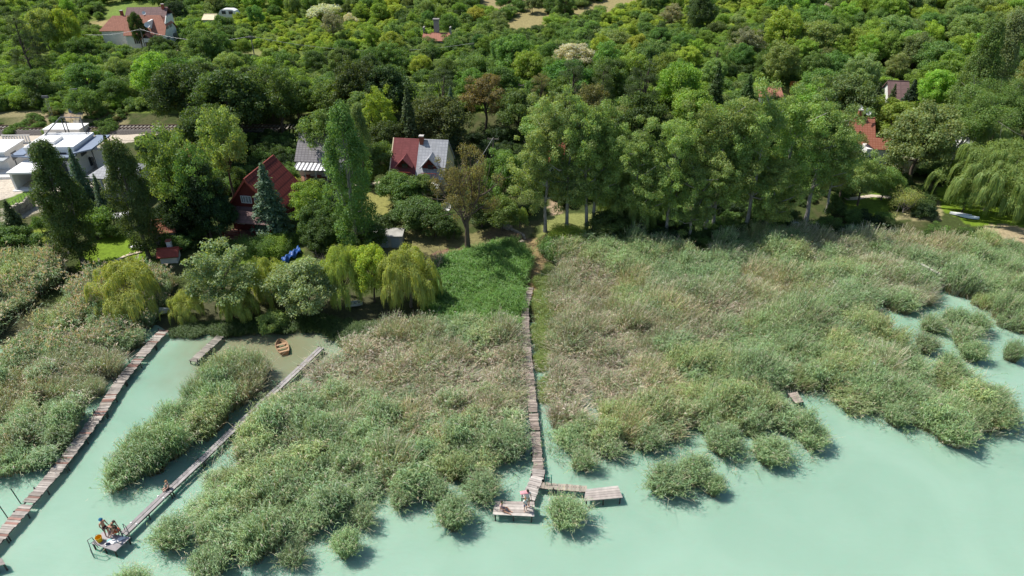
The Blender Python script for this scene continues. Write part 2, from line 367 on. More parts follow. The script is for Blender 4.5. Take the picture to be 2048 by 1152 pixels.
# ------------------------------------------------------------------ lake water: a turbid, milky turquoise slab
def water():
    mb = MB(); x0, x1, y0, y1 = -330, 330, -160, 92
    mb.box(x0, x1, y0, y1, -6, 0)
    m, n = mk('milky_lake_water'); L = n.links.new; N = n.nodes.new
    tc = N('ShaderNodeTexCoord'); sep = N('ShaderNodeSeparateXYZ'); L(tc.outputs['Object'], sep.inputs[0])
    big = N('ShaderNodeTexNoise'); big.inputs['Scale'].default_value = .11; big.inputs['Detail'].default_value = 6; big.inputs['Distortion'].default_value = 1.2; L(tc.outputs['Object'], big.inputs['Vector'])
    # silt: murkier and browner in the shallow bay by the willows
    sx = G(520, 720); vs_ = N('ShaderNodeVectorMath'); vs_.operation = 'DISTANCE'; L(tc.outputs['Object'], vs_.inputs[0]); vs_.inputs[1].default_value = (sx[0], sx[1]+1.5, 0)
    wob = N('ShaderNodeTexNoise'); wob.inputs['Scale'].default_value = .35; wob.inputs['Detail'].default_value = 6; L(tc.outputs['Object'], wob.inputs['Vector'])
    wm = N('ShaderNodeMath'); wm.operation = 'MULTIPLY_ADD'; wm.inputs[1].default_value = 6; L(wob.outputs[0], wm.inputs[0]); L(vs_.outputs['Value'], wm.inputs[2])
    mr = N('ShaderNodeMapRange'); mr.interpolation_type = 'SMOOTHSTEP'; mr.inputs[1].default_value = 6; mr.inputs[2].default_value = 15; mr.inputs[3].default_value = 1; mr.inputs[4].default_value = 0; L(wm.outputs[0], mr.inputs[0])
    rp = N('ShaderNodeValToRGB'); rp.color_ramp.elements[0].position = .35; rp.color_ramp.elements[1].position = .68
    rp.color_ramp.elements[0].color = (.232, .374, .285, 1); rp.color_ramp.elements[1].color = (.285, .432, .337, 1); L(big.outputs[0], rp.inputs[0])
    # the open lake pales away from the reeds
    mr2 = N('ShaderNodeMapRange'); mr2.inputs[1].default_value = 44; mr2.inputs[2].default_value = 28; mr2.inputs[3].default_value = 0; mr2.inputs[4].default_value = .6; L(sep.outputs['Y'], mr2.inputs[0])
    m1 = N('ShaderNodeMix'); m1.data_type = 'RGBA'; L(mr2.outputs[0], m1.inputs[0]); L(rp.outputs[0], m1.inputs[6]); m1.inputs[7].default_value = (.335, .485, .388, 1)
    m2 = N('ShaderNodeMix'); m2.data_type = 'RGBA'; L(mr.outputs[0], m2.inputs[0]); L(m1.outputs[2], m2.inputs[6]); m2.inputs[7].default_value = (.22, .23, .14, 1)
    p = N('ShaderNodeBsdfPrincipled'); L(m2.outputs[2], p.inputs['Base Color']); p.inputs['Roughness'].default_value = .18; p.inputs['IOR'].default_value = 1.33
    p.inputs['Subsurface Weight'].default_value = 1.0; p.inputs['Subsurface Radius'].default_value = (.45, 1.0, .85); p.inputs['Subsurface Scale'].default_value = .55
    rip = N('ShaderNodeTexNoise'); rip.inputs['Scale'].default_value = 1.6; rip.inputs['Detail'].default_value = 5
    mp = N('ShaderNodeMapping'); mp.inputs['Scale'].default_value = (.6, 1.5, 1); mp.inputs['Rotation'].default_value = (0, 0, .35); L(tc.outputs['Object'], mp.inputs[0]); L(mp.outputs[0], rip.inputs['Vector'])
    b = N('ShaderNodeBump'); b.inputs['Strength'].default_value = .45; b.inputs['Distance'].default_value = .05; L(rip.outputs[0], b.inputs['Height']); L(b.outputs[0], p.inputs['Normal'])
    out(n, p.outputs[0])
    props(mb.build('lake_water', m), kind='structure')
water()
# ------------------------------------------------------------------ vegetation meshes (a few variants of each kind, shared by the copies)
def tone_of(v, warm=0.0, r=rng):
    """leaf colour variation: brightness v (n,), hue shift"""
    n = len(v); h = r.normal(0, .10, n) + warm
    return np.stack([v*(1+h), v*np.ones(n), v*(1-.8*h)], 1).clip(.05, 3)
def puff_cloud(cen, rad, per, size, r, squash=.8, up=.35, aspect=.62, dirpow=0):
    cs, ns, su, sv, vv = [], [], [], [], []
    size = size*.66; per = per*2.1
    for c, q in zip(cen, rad):
        k = max(8, int(per*q*q)); d = norm(r.normal(size=(k, 3))); d[:, 2] = np.abs(d[:, 2])*np.where(r.random(k) < .72, 1, -1)
        rr = q*(.35 + .72*r.random(k)**.5)*(1 + .22*np.sin(d[:, 0]*7 + q*9)*np.cos(d[:, 1]*6+q*5))
        pz = c + d*rr[:, None]*np.array([1, 1, squash]); cs.append(pz)
        ns.append(norm(d + np.array([0, 0, up]) + .75*r.normal(size=(k, 3))))
        s = size*(.6 + .8*r.random(k)); su.append(s); sv.append(s*aspect)
        vv.append(np.full(k, .82 + .36*r.random())*(.78 + .44*r.random(k)))
    c = np.concatenate(cs); V, F = cards(c, np.concatenate(ns), np.concatenate(su), np.concatenate(sv), r)
    return V, F, np.concatenate(vv)
def limbs_to(cen, H0, r, n=9, r0=.2, base=(0, 0)):
    out_ = []; idx = r.permutation(len(cen))[:n]
    for i in idx:
        e = np.array(cen[i]); s0 = np.array([base[0], base[1], H0*(.45+.55*r.random())])
        if e[2] < s0[2]: s0[2] = e[2]*.75
        mid = (s0+e)/2 + r.normal(0, .25, 3); mid[2] += .1*np.linalg.norm(e-s0)
        out_.append((np.array([s0, s0*.6+mid*.4+[0, 0, .1], mid, e]), np.array([r0*.55, r0*.42, r0*.3, r0*.1])))
    return out_
def shell_points(n, R, Rz, zc, r, inner=.5, top=1.0):
    d = norm(r.normal(size=(n*2, 3))); d = d[d[:, 2] > -.75][:n]
    rr = inner + (1-inner)*r.random(len(d))**.5
    lob = 1 + .16*np.sin(3*np.arctan2(d[:, 1], d[:, 0]) + r.random()*6) + .13*r.normal(size=len(d)) + .12*np.sin(5*d[:, 2]+4*d[:, 0])
    return np.stack([d[:, 0]*R*rr*lob, d[:, 1]*R*rr*lob, zc + d[:, 2]*Rz*rr*(1+.08*r.normal(size=len(d)))], 1)
LIB = {}
def finish(kind, crowns, trunk, mat='bark'):
    V, F, vv = crowns
    me = npmesh(kind + '_crown', V, F, [M['leaf']], colr=tone_of(vv))
    tm = None
    if trunk is not None: tm = npmesh(kind + '_trunk', trunk[0], trunk[1], [M[mat]], smooth=True)
    LIB.setdefault(kind, []).append((me, tm))
def trunkline(H, r0, r, lean=.25, n=6):
    z = np.linspace(-.5, H, n); p = np.stack([np.cumsum(r.normal(0, lean, n))*.5, np.cumsum(r.normal(0, lean, n))*.5, z], 1); p[:2, :2] = 0
    return (p, np.linspace(r0, r0*.35, n)*np.array([1.35]+[1]*(n-1)))
def make_broad(kind, H, R, npuff, pr, size, per, seed, low=.18, mat='bark', inner=.55, squash=.8):
    r = np.random.default_rng(seed); Rz = H*(1-low)/2; zc = H*low + Rz
    c = shell_points(npuff, R - pr*.8, Rz - pr*.7, zc, r, inner); q = pr*(.65+.7*r.random(len(c)))
    cr = puff_cloud(c, q, per, size, r, squash)
    tl = [trunkline(H*.55, .05+.022*H, r)] + limbs_to(c, H*.5, r, 12, .02*H)
    finish(kind, cr, tubes(tl), mat)
for k in range(5): make_broad('broad', 9, 4.2, 120, .82, .19, 135, 10+k, .12)
for k in range(3): make_broad('round', 7, 3.6, 88, .76, .17, 150, 30+k, .06)
for k in range(4): make_broad('shrub', 3.2, 2.1, 36, .55, .14, 230, 40+k, .0, inner=.4)
for k in range(4): make_broad('airy', 10, 4.0, 95, .68, .18, 130, 50+k, .15, inner=.3)
for k in range(2): make_broad('walnut', 12, 5.2, 150, .9, .22, 110, 60+k, .10)
def make_cotton(seed):
    r = np.random.default_rng(seed); H, R = 19., 5.2
    lines = [trunkline(H*.78, .36, r, .35, 9)]; cs = []
    tp = lines[0][0]
    for b in range(17):
        k = r.integers(3, 9); s0 = tp[k]; az = r.random()*6.28; L = R*(.55+.55*r.random())*(1.15 - .35*k/8)
        e = s0 + np.array([math.cos(az)*L, math.sin(az)*L, 1.2 + 3.2*r.random()]); mid = (s0+e)/2 + np.array([0, 0, -.2]) + r.normal(0, .3, 3)
        lines.append((np.array([s0, mid, e]), np.array([.16, .10, .03])))
        for j in range(11):
            t = .3+.8*r.random(); q = s0*(1-t) + e*t; cs.append(q + r.normal(0, .95, 3))
    for j in range(44): a = r.random()*6.28; cs.append(tp[-1] + np.array([math.cos(a)*1.7*r.random(), math.sin(a)*1.7*r.random(), r.random()*3.2-1.0]))
    for j in range(16): a = r.random()*6.28; zz = 5+4*r.random(); cs.append(np.array([math.cos(a)*2.6, math.sin(a)*2.6, zz]))
    cs = np.array(cs); q = .5+.55*r.random(len(cs))
    finish('cottonwood', puff_cloud(cs, q, 150, .17, r, .75), tubes(lines, 7), 'bark_pale')
for k in range(4): make_cotton(70+k)
def make_column(kind, H, R, n, seed, pr=.75, per=260, size=.15, mat='bark_grey', top=.25, z0=.10):
    r = np.random.default_rng(seed); cs = []
    for i in range(n):
        t = r.random()**.9; z = H*(z0 + (1-z0)*t); prof = R*min(1, (t+.12)/.22)*(1 if t < .6 else max(top, 1-(t-.6)/.4*(1-top)))
        a = r.random()*6.28; rr = prof*(.45+.55*r.random()**.5)*(1+.22*math.sin(a*3+z*.8))
        cs.append((rr*math.cos(a), rr*math.sin(a), z))
    cs = np.array(cs); q = pr*(.7+.6*r.random(n))
    tl = [(np.array([[0, 0, -.5], [0, 0, 1.5], [.1, 0, H*.5], [0, 0, H*.92]]), np.array([.42, .3, .2, .05]))] + [(np.array([[0, 0, c[2]*.55], c*.6 + [0, 0, 0], c]), np.array([.08, .06, .02])) for c in cs[:26]]
    finish(kind, puff_cloud(cs, q, per, size, r, 1.25), tubes(tl, 6), mat)
for k in range(2): make_column('lombardy', 15.5, 2.4, 150, 80+k)
for k in range(2): make_column('loose_poplar', 19, 2.9, 165, 85+k, pr=.8, per=170, size=.17, mat='bark_pale', top=.18, z0=.05)
make_column('cypress', 4.5, .5, 40, 89, pr=.32, per=500, size=.09)
def make_willow(seed, kind='willow', H=7.5, R=4.2, n=80, droop=1.9, ns=620, size=.025):
    r = np.random.default_rng(seed); Rz = H*.45; zc = H*.55
    c = shell_points(n, R-.8, Rz-.6, zc, r, .5); q = .85*(.6+.7*r.random(len(c)))
    V1, F1, v1 = puff_cloud(c, q, 190, .14, r, .95, aspect=.35)
    # hanging strands made of short leafy ribbons
    m = n*ns//10; i = r.integers(0, len(c), m); d = norm(c[i] - np.array([0, 0, zc-1]) + r.normal(0, .8, (m, 3)))
    s0 = c[i] + d*q[i][:, None]*.8; L = droop*(.35+.75*r.random(m)); K = 6; t = np.linspace(0, 1, K)
    out_ = d.copy(); out_[:, 2] = 0
    L = np.minimum(L, np.maximum(s0[:, 2]-.25, .3))
    Pt = s0[:, None, :] + out_[:, None, :]*(.55*np.sqrt(t))[None, :, None]
    Pt[:, :, 2] -= L[:, None]*t[None, :]**1.3; Pt[:, :, :2] += r.normal(0, .03, (m, K, 2))
    side = norm(np.cross(out_ + 1e-3, np.array([0, 0, 1.])) + r.normal(0, .5, (m, 3)))
    V2, F2 = ribbons(Pt, side, size*np.array([.7, 1.15, .8, 1.1, .8, .3])); v2 = np.repeat(.8+.5*r.random(m), K-1)
    V, F = join([(V1, F1), (V2, F2)])
    tl = [trunkline(H*.5, .26, r, .35)] + limbs_to(c, H*.45, r, 12, .2)
    finish(kind, (V, F, np.concatenate([v1, v2])), tubes(tl), 'bark_grey')
for k in range(3): make_willow(90+k)
for k in range(2): make_willow(95+k, 'big_willow', 10.5, 6.2, 150, 2.6, 800, .024)
def make_spruce(kind, H, R, seed, rows, per, size, droop=.25, mat='bark', tight=1.0, pw=.85):
    r = np.random.default_rng(seed); Pts, sides, lw, v = [], [], [], []
    for i in range(rows):
        t = (i+.5)/rows; z = H*(.05+.93*t); L = R*(1-t)**pw*(.8+.35*r.random()) + .12
        nb = int(7 + 9*(1-t)); a0 = r.random()*6.28
        for j in range(nb):
            a = a0 + j*6.28/nb + r.normal(0, .15); l = L*(.75+.4*r.random()); d = np.array([math.cos(a), math.sin(a), 0])
            k = max(5, int(per*l)); u = r.random(k)**.8; pos = np.array([0, 0, z]) + d*(u*l)[:, None]; pos[:, 2] += .10*l - droop*l*u**1.5
            w_ = .30*(1-u*.55)*l*.7 + .10; lat = np.cross(d, [0, 0, 1]); pos = pos + lat[None, :]*(r.normal(0, 1, k)*w_*.55)[:, None]; pos[:, 2] += r.normal(0, .08, k) - .05
            Pts.append(pos); sides.append(np.tile(d, (k, 1))); v.append(np.full(k, .85+.3*r.random())*(.75+.5*r.random(k)))
    c = np.concatenate(Pts); d = np.concatenate(sides); n = norm(np.stack([d[:, 0]*.5, d[:, 1]*.5, np.full(len(d), .9)], 1) + r.normal(0, .5, c.shape))
    s = size*(.7+.6*r.random(len(c))); V, F = cards(c, n, s, s*.5, r)
    tl = [(np.array([[0, 0, -.4], [0, 0, H*.5], [0, 0, H*.97]]), np.array([.24, .14, .03]))]
    finish(kind, (V, F, np.concatenate(v)), tubes(tl, 6), mat)
for k in range(2): make_spruce('spruce', 12, 2.7, 100+k, 34, 26, .17)
for k in range(2): make_spruce('fir', 7, 1.8, 105+k, 24, 30, .13, .35)
def make_pine(seed):
    r = np.random.default_rng(seed); H, R = 12., 4.; c = []
    for i in range(60):
        t = .2+.8*r.random(); a = r.random()*6.28; l = R*(1.05-t*.72)*(.4+.6*r.random()**.5); c.append((l*math.cos(a), l*math.sin(a), H*t))
    c = np.array(c); q = .85*(.6+.6*r.random(60))
    finish('pine', puff_cloud(c, q, 190, .14, r, .5, .6, .35), tubes([trunkline(H*.9, .28, r, .2)] + limbs_to(c, H*.7, r, 20, .16)), 'bark')
for k in range(3): make_pine(110+k)
def branchy(r, lines, s, d, L, rad, lvl, tips, spread=.6, gn=4):
    K = 4; pts = [s]; dd = d
    for k in range(K-1):
        dd = norm(dd + r.normal(0, .14, 3) + np.array([0, 0, .05])); pts.append(pts[-1] + dd*L/(K-1))
    lines.append((np.array(pts), np.linspace(rad, rad*.55, K)))
    if lvl == 0: tips.append(pts[-1]); tips.append(pts[-2]); return
    for j in range(gn):
        nd = norm(dd + r.normal(0, spread, 3) + np.array([0, 0, .12])); k = r.integers(1, K)
        branchy(r, lines, pts[k], nd, L*(.6+.25*r.random()), rad*.5, lvl-1, tips, spread, gn)
def make_bare(seed, kind, H, leafy, gn=4, lvl=3, fork=.3, mat='bark_grey', spread=.6, size=.15, rad=.2, per=150, q0=.5):
    r = np.random.default_rng(seed); lines = []; tips = []
    tl = np.array([[0, 0, -.4], [0, 0, H*fork*.5], [.1, .05, H*fork]]); lines.append((tl, np.array([rad*1.7, rad*1.15, rad])))
    for j in range(4):
        a = j*1.57 + r.random(); branchy(r, lines, tl[-1]-np.array([0, 0, H*.05*j*.6]), norm(np.array([math.cos(a)*.75, math.sin(a)*.75, 1.1])), H*.33, rad*.72, lvl-1, tips, spread, gn)
    tips = np.array(tips); V, F = tubes(lines, 5)
    if leafy:
        i = r.permutation(len(tips))[:leafy]; cr = puff_cloud(tips[i], q0*(.6+.9*r.random(len(i))), per, size, r)
    else: cr = puff_cloud(tips[:10], np.full(10, .2), 200, .05, r)
    finish(kind, cr, (V, F), mat)
make_bare(121, 'snag', 5.5, 0, rad=.09); make_bare(122, 'snag', 5.5, 0, rad=.09)
make_bare(123, 'sparse_tree', 16, 78, gn=4, lvl=4, fork=.30, rad=.42, per=85, q0=.85, size=.17, mat='bark')
make_bare(124, 'birch', 13, 170, gn=4, lvl=4, fork=.3, mat='bark_pale', rad=.22, per=130, q0=.95, size=.14)
make_bare(125, 'birch', 13, 190, gn=4, lvl=4, fork=.3, mat='bark_pale', rad=.22, per=130, q0=.95, size=.14)
make_bare(126, 'brush', 5, 60, gn=4, lvl=3, fork=.1, mat='bark_grey', rad=.10, per=130, q0=.5, size=.08)

# nominal height and radius of every kind
NOM = dict(broad=(9, 4.2), round=(7, 3.6), shrub=(3.2, 2.1), airy=(10, 4.), walnut=(12, 5.2), cottonwood=(18.5, 6.2), lombardy=(15.8, 3.6), loose_poplar=(19.5, 4.5),
           cypress=(4.8, .75), willow=(7.3, 4.4), big_willow=(10.5, 6.6), spruce=(12, 2.8), fir=(7, 1.9), pine=(12.5, 4.4), snag=(6.2, 3.), sparse_tree=(17, 6), birch=(14, 5.4), brush=(6, 3.5))
NAME = dict(broad='broadleaf_tree', round='round_tree', shrub='shrub', airy='airy_tree', walnut='walnut_tree', cottonwood='poplar_tree', lombardy='columnar_poplar', loose_poplar='tall_poplar',
            cypress='column_shrub', willow='willow_tree', big_willow='weeping_willow', spruce='spruce_tree', fir='fir_tree', pine='pine_tree', snag='bare_bush', sparse_tree='sparse_tree', birch='birch_tree', brush='brushwood_bush')
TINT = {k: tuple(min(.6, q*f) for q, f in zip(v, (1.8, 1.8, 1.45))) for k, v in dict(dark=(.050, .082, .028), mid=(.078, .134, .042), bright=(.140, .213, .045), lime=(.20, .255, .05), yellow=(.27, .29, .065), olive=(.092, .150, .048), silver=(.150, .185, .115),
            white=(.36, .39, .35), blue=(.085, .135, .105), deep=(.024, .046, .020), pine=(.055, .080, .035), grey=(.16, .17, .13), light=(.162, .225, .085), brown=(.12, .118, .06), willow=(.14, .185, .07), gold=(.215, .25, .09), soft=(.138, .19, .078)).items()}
count = {}
placed = []      # (x, y, r) of every tree for spacing and for labels
def plant(kind, x, y, z, h, rad, tint, label, cat, group=None, rz=None, jitter=.12):
    nh, nr = NOM[kind]; i = count.get(kind, 0); count[kind] = i+1
    me, tm = LIB[kind][i % len(LIB[kind])]
    t = thing(NAME[kind], (x, y, z), rng.random()*6.28 if rz is None else rz, label, cat, group)
    s = h/nh; sx = rad/nr
    t.scale = (sx, sx, s)
    c = link('crown', me, t)
    base = np.array(TINT[tint] if isinstance(tint, str) else tint)*(1 + rng.normal(0, jitter*.6)); base = base*(1 + rng.normal(0, jitter*.35, 3))
    c.color = (*base.clip(.01, .8), 1)
    if tm is not None: link('trunk', tm, t)
    placed.append((x, y, rad, t, kind, tint if isinstance(tint, str) else 'mid', h))
    return t
def tree(kind, px, pytop, h, wpx, tint, label, group=None, cat=None):
    """crown top at pixel (px, pytop), h metres tall, crown wpx pixels wide"""
    x, y, z = P(px, pytop, h*.97)
    dep = project(x, y, z+h*.6)[2]
    return plant(kind, x, y, z, h, wpx*dep/FOC/2*1.06, tint, label, cat or ('shrub' if h < 3.2 else 'tree'), group)
def treeb(kind, bx, by, pytop, wpx, tint, label, group=None, cat=None):
    """trunk foot at pixel (bx, by), crown top at row pytop"""
    x, y, z = P(bx, by)
    lo, hi = .5, 40
    for _ in range(30):
        h = (lo+hi)/2
        if project(x, y, z+h)[1] > pytop: lo = h
        else: hi = h
    dep = project(x, y, z+h*.6)[2]
    return plant(kind, x, y, z, h, wpx*dep/FOC/2*1.06, tint, label, cat or 'tree', group)

# ------------------------------------------------------------------ reeds
def reed_mesh(name, n, R, H, seed, dead=.2, lean=.55, leaf=6, plume=0., base=.42, lw=.021, fine=False, wind=(.25, -.08), flat=0., leaflen=.40, wild=.07):
    """one tussock: n stems leaning outwards from a small foot, leaves along the upper part; dead stems are bare and tan"""
    r = np.random.default_rng(seed)
    a = r.random(n)*6.283; rr = R*base*r.random(n)**.5
    foot = np.stack([rr*np.cos(a), rr*np.sin(a), np.full(n, -.15)], 1)
    out_ = np.stack([np.cos(a), np.sin(a), np.zeros(n)], 1)
    a2 = a + r.normal(0, .5, n); dirn = np.stack([np.cos(a2), np.sin(a2), np.zeros(n)], 1)
    h = H*(.62+.46*r.random(n)**.8)*(1-.18*(rr/(R*base+1e-6)))*(1+.10*np.sin(2*a+seed)+.08*np.sin(5*a+seed*2))
    rr_ = rr*(1+.25*np.sin(3*a+seed)); foot[:, 0] = rr_*np.cos(a); foot[:, 1] = rr_*np.sin(a)
    isd = r.random(n) < dead; wl = r.random(n) < wild
    ln = lean*(rr/(R*base+1e-6))**.8*R*(.55+.6*r.random(n)) + np.abs(r.normal(0, .10, n))
    ln = np.where(isd, ln*1.15+.15*r.random(n), ln)*(1+.25*np.sin(3*a+seed*1.3)); ln = np.where(wl, ln*1.6+.5*r.random(n), ln); h = np.where(wl, h*.8, h)
    if flat: 
        fl = r.random(n) < flat; dirn[fl] = norm(np.array([math.cos(seed*1.7), math.sin(seed*1.7), 0]) + r.normal(0, .35, (fl.sum(), 3))*[1, 1, 0]); ln[fl] += 1.1*r.random(fl.sum()); h[fl] *= .35+.4*r.random(fl.sum())
    K = 5; t = np.linspace(0, 1, K)
    Pt = foot[:, None, :] + dirn[:, None, :]*(ln[:, None]*t[None, :]**1.7)[..., None]
    Pt[:, :, 2] += h[:, None]*(t[None, :] - .10*t[None, :]**3*np.minimum(1, ln[:, None]))
    wv = np.array([wind[0], wind[1], 0]); Pt = Pt + wv[None, None, :]*(t[None, :, None]**2)*(.5+r.random(n))[:, None, None]
    side = norm(np.stack([r.normal(size=n), r.normal(size=n), np.zeros(n)], 1))
    V1, F1 = ribbons(Pt, side, np.array([.014, .013, .012, .010, .004])*(1. if not fine else .8)*1.25)
    tan = np.array([2.2, 1.45, 2.35]); green = np.array([1., 1., 1.]); 
    c1 = np.zeros((n, K-1, 3)); low = np.array([2.0, 1.1, 1.2])*.6
    for k in range(K-1):
        f = k/(K-2); c1[:, k] = np.where(isd[:, None], tan[None, :]*(.75+.35*f), low[None, :]*(1-f) + green[None, :]*f)
    c1 *= (.75+.5*r.random(n))[:, None, None]
    parts = [(V1, F1)]; cc = [c1.reshape(-1, 3)]
    # leaves
    m = leaf
    for j in range(m):
        keep = ~isd if not fine else np.ones(n, bool); keep = keep | (r.random(n) < .18)
        idx = np.where(keep)[0]; q = len(idx)
        tt = .30 + .70*(j+r.random(q))/m; k0 = np.minimum((tt*(K-1)).astype(int), K-2); fr = tt*(K-1) - k0
        p0 = Pt[idx, k0]*(1-fr)[:, None] + Pt[idx, k0+1]*fr[:, None]
        az = r.random(q)*6.283; az = np.where(r.random(q) < .35, math.atan2(wind[1], wind[0]) + r.normal(0, .5, q), az)
        dl = np.stack([np.cos(az), np.sin(az), np.zeros(q)], 1); L = leaflen*(.6+.6*r.random(q))
        elev = (1.15 if fine else 1.0) - .55*r.random(q)
        LP = np.stack([p0, p0 + dl*(L*.5*np.cos(elev))[:, None] + np.array([0, 0, 1])*(L*.5*np.sin(elev))[:, None], p0 + dl*(L*.98*np.cos(elev*.6))[:, None] + np.array([0, 0, 1])*(L*(.35*np.sin(elev)-.05-.25*r.random(q)))[:, None]], 1)
        sd = norm(np.cross(dl, np.array([0, 0, 1.])) + r.normal(0, .35, (q, 3)))
        v, f = ribbons(LP, sd, np.array([.5, 1., .12])*lw); parts.append((v, f))
        b = (.75+.55*r.random(q))*(.85+.25*tt); cl = np.repeat(np.stack([b*(1+.12*r.normal(size=q)), b, b*(1+.1*r.normal(size=q))], 1), 2, 0)
        dd = np.repeat(isd[idx], 2); cl[dd] *= tan*.9; cc.append(cl)
    if plume:
        idx = np.where(r.random(n) < plume)[0]; q = len(idx)
        for _ in range(3):
            p0 = Pt[idx, -1]; d3 = norm(r.normal(size=(q, 3))*[1, 1, .3] + [.4, -.1, .3]); 
            LP = np.stack([p0 - [0, 0, .05], p0 + d3*.10 + [0, 0, .12], p0 + d3*.22 + [0, 0, .16]], 1)
            v, f = ribbons(LP, norm(np.cross(d3, r.normal(size=(q, 3)))), np.array([.015, .05, .02])); parts.append((v, f))
            b = .9+.4*r.random(q); cc.append(np.repeat(np.stack([b*2.4, b*1.35, b*2.2], 1), 2, 0))
    V, F = join(parts)
    return npmesh(name, V, F, [], colr=np.concatenate(cc).clip(.02, 6))
def proto(cname, meshes, mat):
    c = bpy.data.collections.new(cname)
    for i, me in enumerate(meshes):
        if not me.materials: me.materials.append(mat)
        o = bpy.data.objects.new(cname + '_%02d' % i, me); c.objects.link(o)
    return c
def scatter(name, pts, rot, scl, idx, tint, coll, label, cat, kind='stuff'):
    """one object of stuff: instances of a collection's meshes on points"""
    n = len(pts); me = bpy.data.meshes.new(name); me.vertices.add(n); me.vertices.foreach_set('co', np.ascontiguousarray(pts, np.float32).ravel())
    a = me.attributes.new('rot', 'FLOAT_VECTOR', 'POINT'); a.data.foreach_set('vector', np.ascontiguousarray(rot, np.float32).ravel())
    a = me.attributes.new('scl', 'FLOAT_VECTOR', 'POINT'); a.data.foreach_set('vector', np.ascontiguousarray(scl, np.float32).ravel())
    a = me.attributes.new('idx', 'INT', 'POINT'); a.data.foreach_set('value', np.ascontiguousarray(idx, np.int32))
    t4 = np.ones((n, 4), np.float32); t4[:, :3] = tint
    a = me.attributes.new('tint', 'FLOAT_COLOR', 'POINT'); a.data.foreach_set('color', t4.ravel())
    o = link(name, me); props(o, label, cat, None, kind)
    ng = bpy.data.node_groups.new(name + '_scatter', 'GeometryNodeTree')
    ng.interface.new_socket('Geometry', in_out='INPUT', socket_type='NodeSocketGeometry'); ng.interface.new_socket('Geometry', in_out='OUTPUT', socket_type='NodeSocketGeometry')
    gi = ng.nodes.new('NodeGroupInput'); go = ng.nodes.new('NodeGroupOutput'); ip = ng.nodes.new('GeometryNodeInstanceOnPoints')
    ci = ng.nodes.new('GeometryNodeCollectionInfo'); ci.inputs[0].default_value = coll; ci.inputs[1].default_value = True; ci.inputs[2].default_value = True
    def na(nm, ty):
        q = ng.nodes.new('GeometryNodeInputNamedAttribute'); q.data_type = ty; q.inputs[0].default_value = nm; return q.outputs[0]
    L = ng.links.new; L(gi.outputs[0], ip.inputs['Points']); L(ci.outputs[0], ip.inputs['Instance']); ip.inputs['Pick Instance'].default_value = True
    L(na('idx', 'INT'), ip.inputs['Instance Index']); L(na('rot', 'FLOAT_VECTOR'), ip.inputs['Rotation']); L(na('scl', 'FLOAT_VECTOR'), ip.inputs['Scale'])
    L(ip.outputs[0], go.inputs[0])
    md = o.modifiers.new('scatter', 'NODES'); md.node_group = ng
    return o
# ------------------------------------------------------------------ trees one can point to (photograph pixel of the crown top, height in metres, crown width in pixels)
FG = 'trees along the shore gardens'
treeb('lombardy', 168, 528, 290, 108, 'dark', 'dark columnar poplar left of the lawn, in front of the white villa')
treeb('lombardy', 298, 515, 278, 92, 'dark', 'dark leaning columnar poplar right of the lawn beside the tiled garden hut')
treeb('loose_poplar', 718, 512, 208, 122, 'olive', 'very tall loose green poplar right of the blue spruce, before the grey tiled roof')
treeb('spruce', 551, 472, 322, 84, 'blue', 'tall blue spruce hiding the right half of the red timber house')
treeb('sparse_tree', 936, 503, 258, 120, 'brown', 'tall sparse tree with a bare dark forked trunk beside the garden terrace')
tree('airy', 318, 258, 14, 118, 'willow', 'large olive feathery birch right of the leaning columnar poplar')
tree('airy', 362, 282, 13, 110, 'olive', 'dull olive birch behind the dark tree left of the red timber house')
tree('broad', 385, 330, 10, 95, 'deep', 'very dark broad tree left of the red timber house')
tree('airy', 425, 205, 14, 100, 'light', 'tall yellow green feathery tree behind the red timber house')
tree('fir', 208, 270, 9, 52, 'deep', 'small dark fir between the white villa and the leaning poplar')
tree('fir', 186, 348, 6, 34, 'blue', 'slim bluish fir in front of the grey hipped roof pavilion')
tree('fir', 138, 296, 9, 55, 'blue', 'bluish fir half hidden behind the left columnar poplar')
tree('fir', 8, 400, 6.5, 62, 'pine', 'dull green fir at the left edge below the white retaining wall')
tree('shrub', 72, 430, 2.6, 34, 'olive', 'small olive shrub below the white retaining wall')
tree('round', 10, 455, 4, 95, 'mid', 'round green bush at the left edge under the dull fir')
treeb('shrub', 200, 468, 412, 72, 'olive', 'olive leafy shrub between the two columnar poplars, upper one')
treeb('shrub', 226, 474, 446, 46, 'mid', 'mid green shrub at the top of the lawn')
tree('shrub', 176, 432, 2.6, 45, 'soft', 'pale green shrub right of the left columnar poplar')
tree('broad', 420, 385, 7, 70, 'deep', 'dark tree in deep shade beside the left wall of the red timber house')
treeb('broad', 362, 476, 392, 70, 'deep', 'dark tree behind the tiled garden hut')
tree('airy', 612, 362, 7.5, 85, 'bright', 'bright green maple just right of the blue spruce')
tree('broad', 632, 400, 6, 80, 'mid', 'green bushy tree at the foot of the very tall loose poplar')
tree('round', 762, 282, 6.5, 78, 'mid', 'round green tree left of the burgundy roof')
tree('round', 802, 348, 5, 92, 'mid', 'bushy green tree in front of the burgundy roofed house')
tree('broad', 845, 350, 4.5, 50, 'soft', 'slim leafy tree in front of the cream wall under the dormers')
tree('round', 832, 398, 4.5, 100, 'mid', 'dense green bush above the concrete garden shed')
tree('round', 868, 418, 4, 80, 'dark', 'dark bush left of the sparse forked tree')
tree('shrub', 770, 425, 3, 60, 'dark', 'dark shrub beside the concrete garden shed')
tree('broad', 640, 440, 5, 80, 'dark', 'dark shrub mass right of the blue spruce foot')
tree('round', 730, 440, 4.5, 70, 'dark', 'dark bush right of the very tall loose poplar')
tree('shrub', 906, 448, 2.2, 36, 'dark', 'small dark shrub left of the forked trunk')
tree('round', 962, 385, 5, 80, 'dark', 'dark bush right of the sparse forked tree')
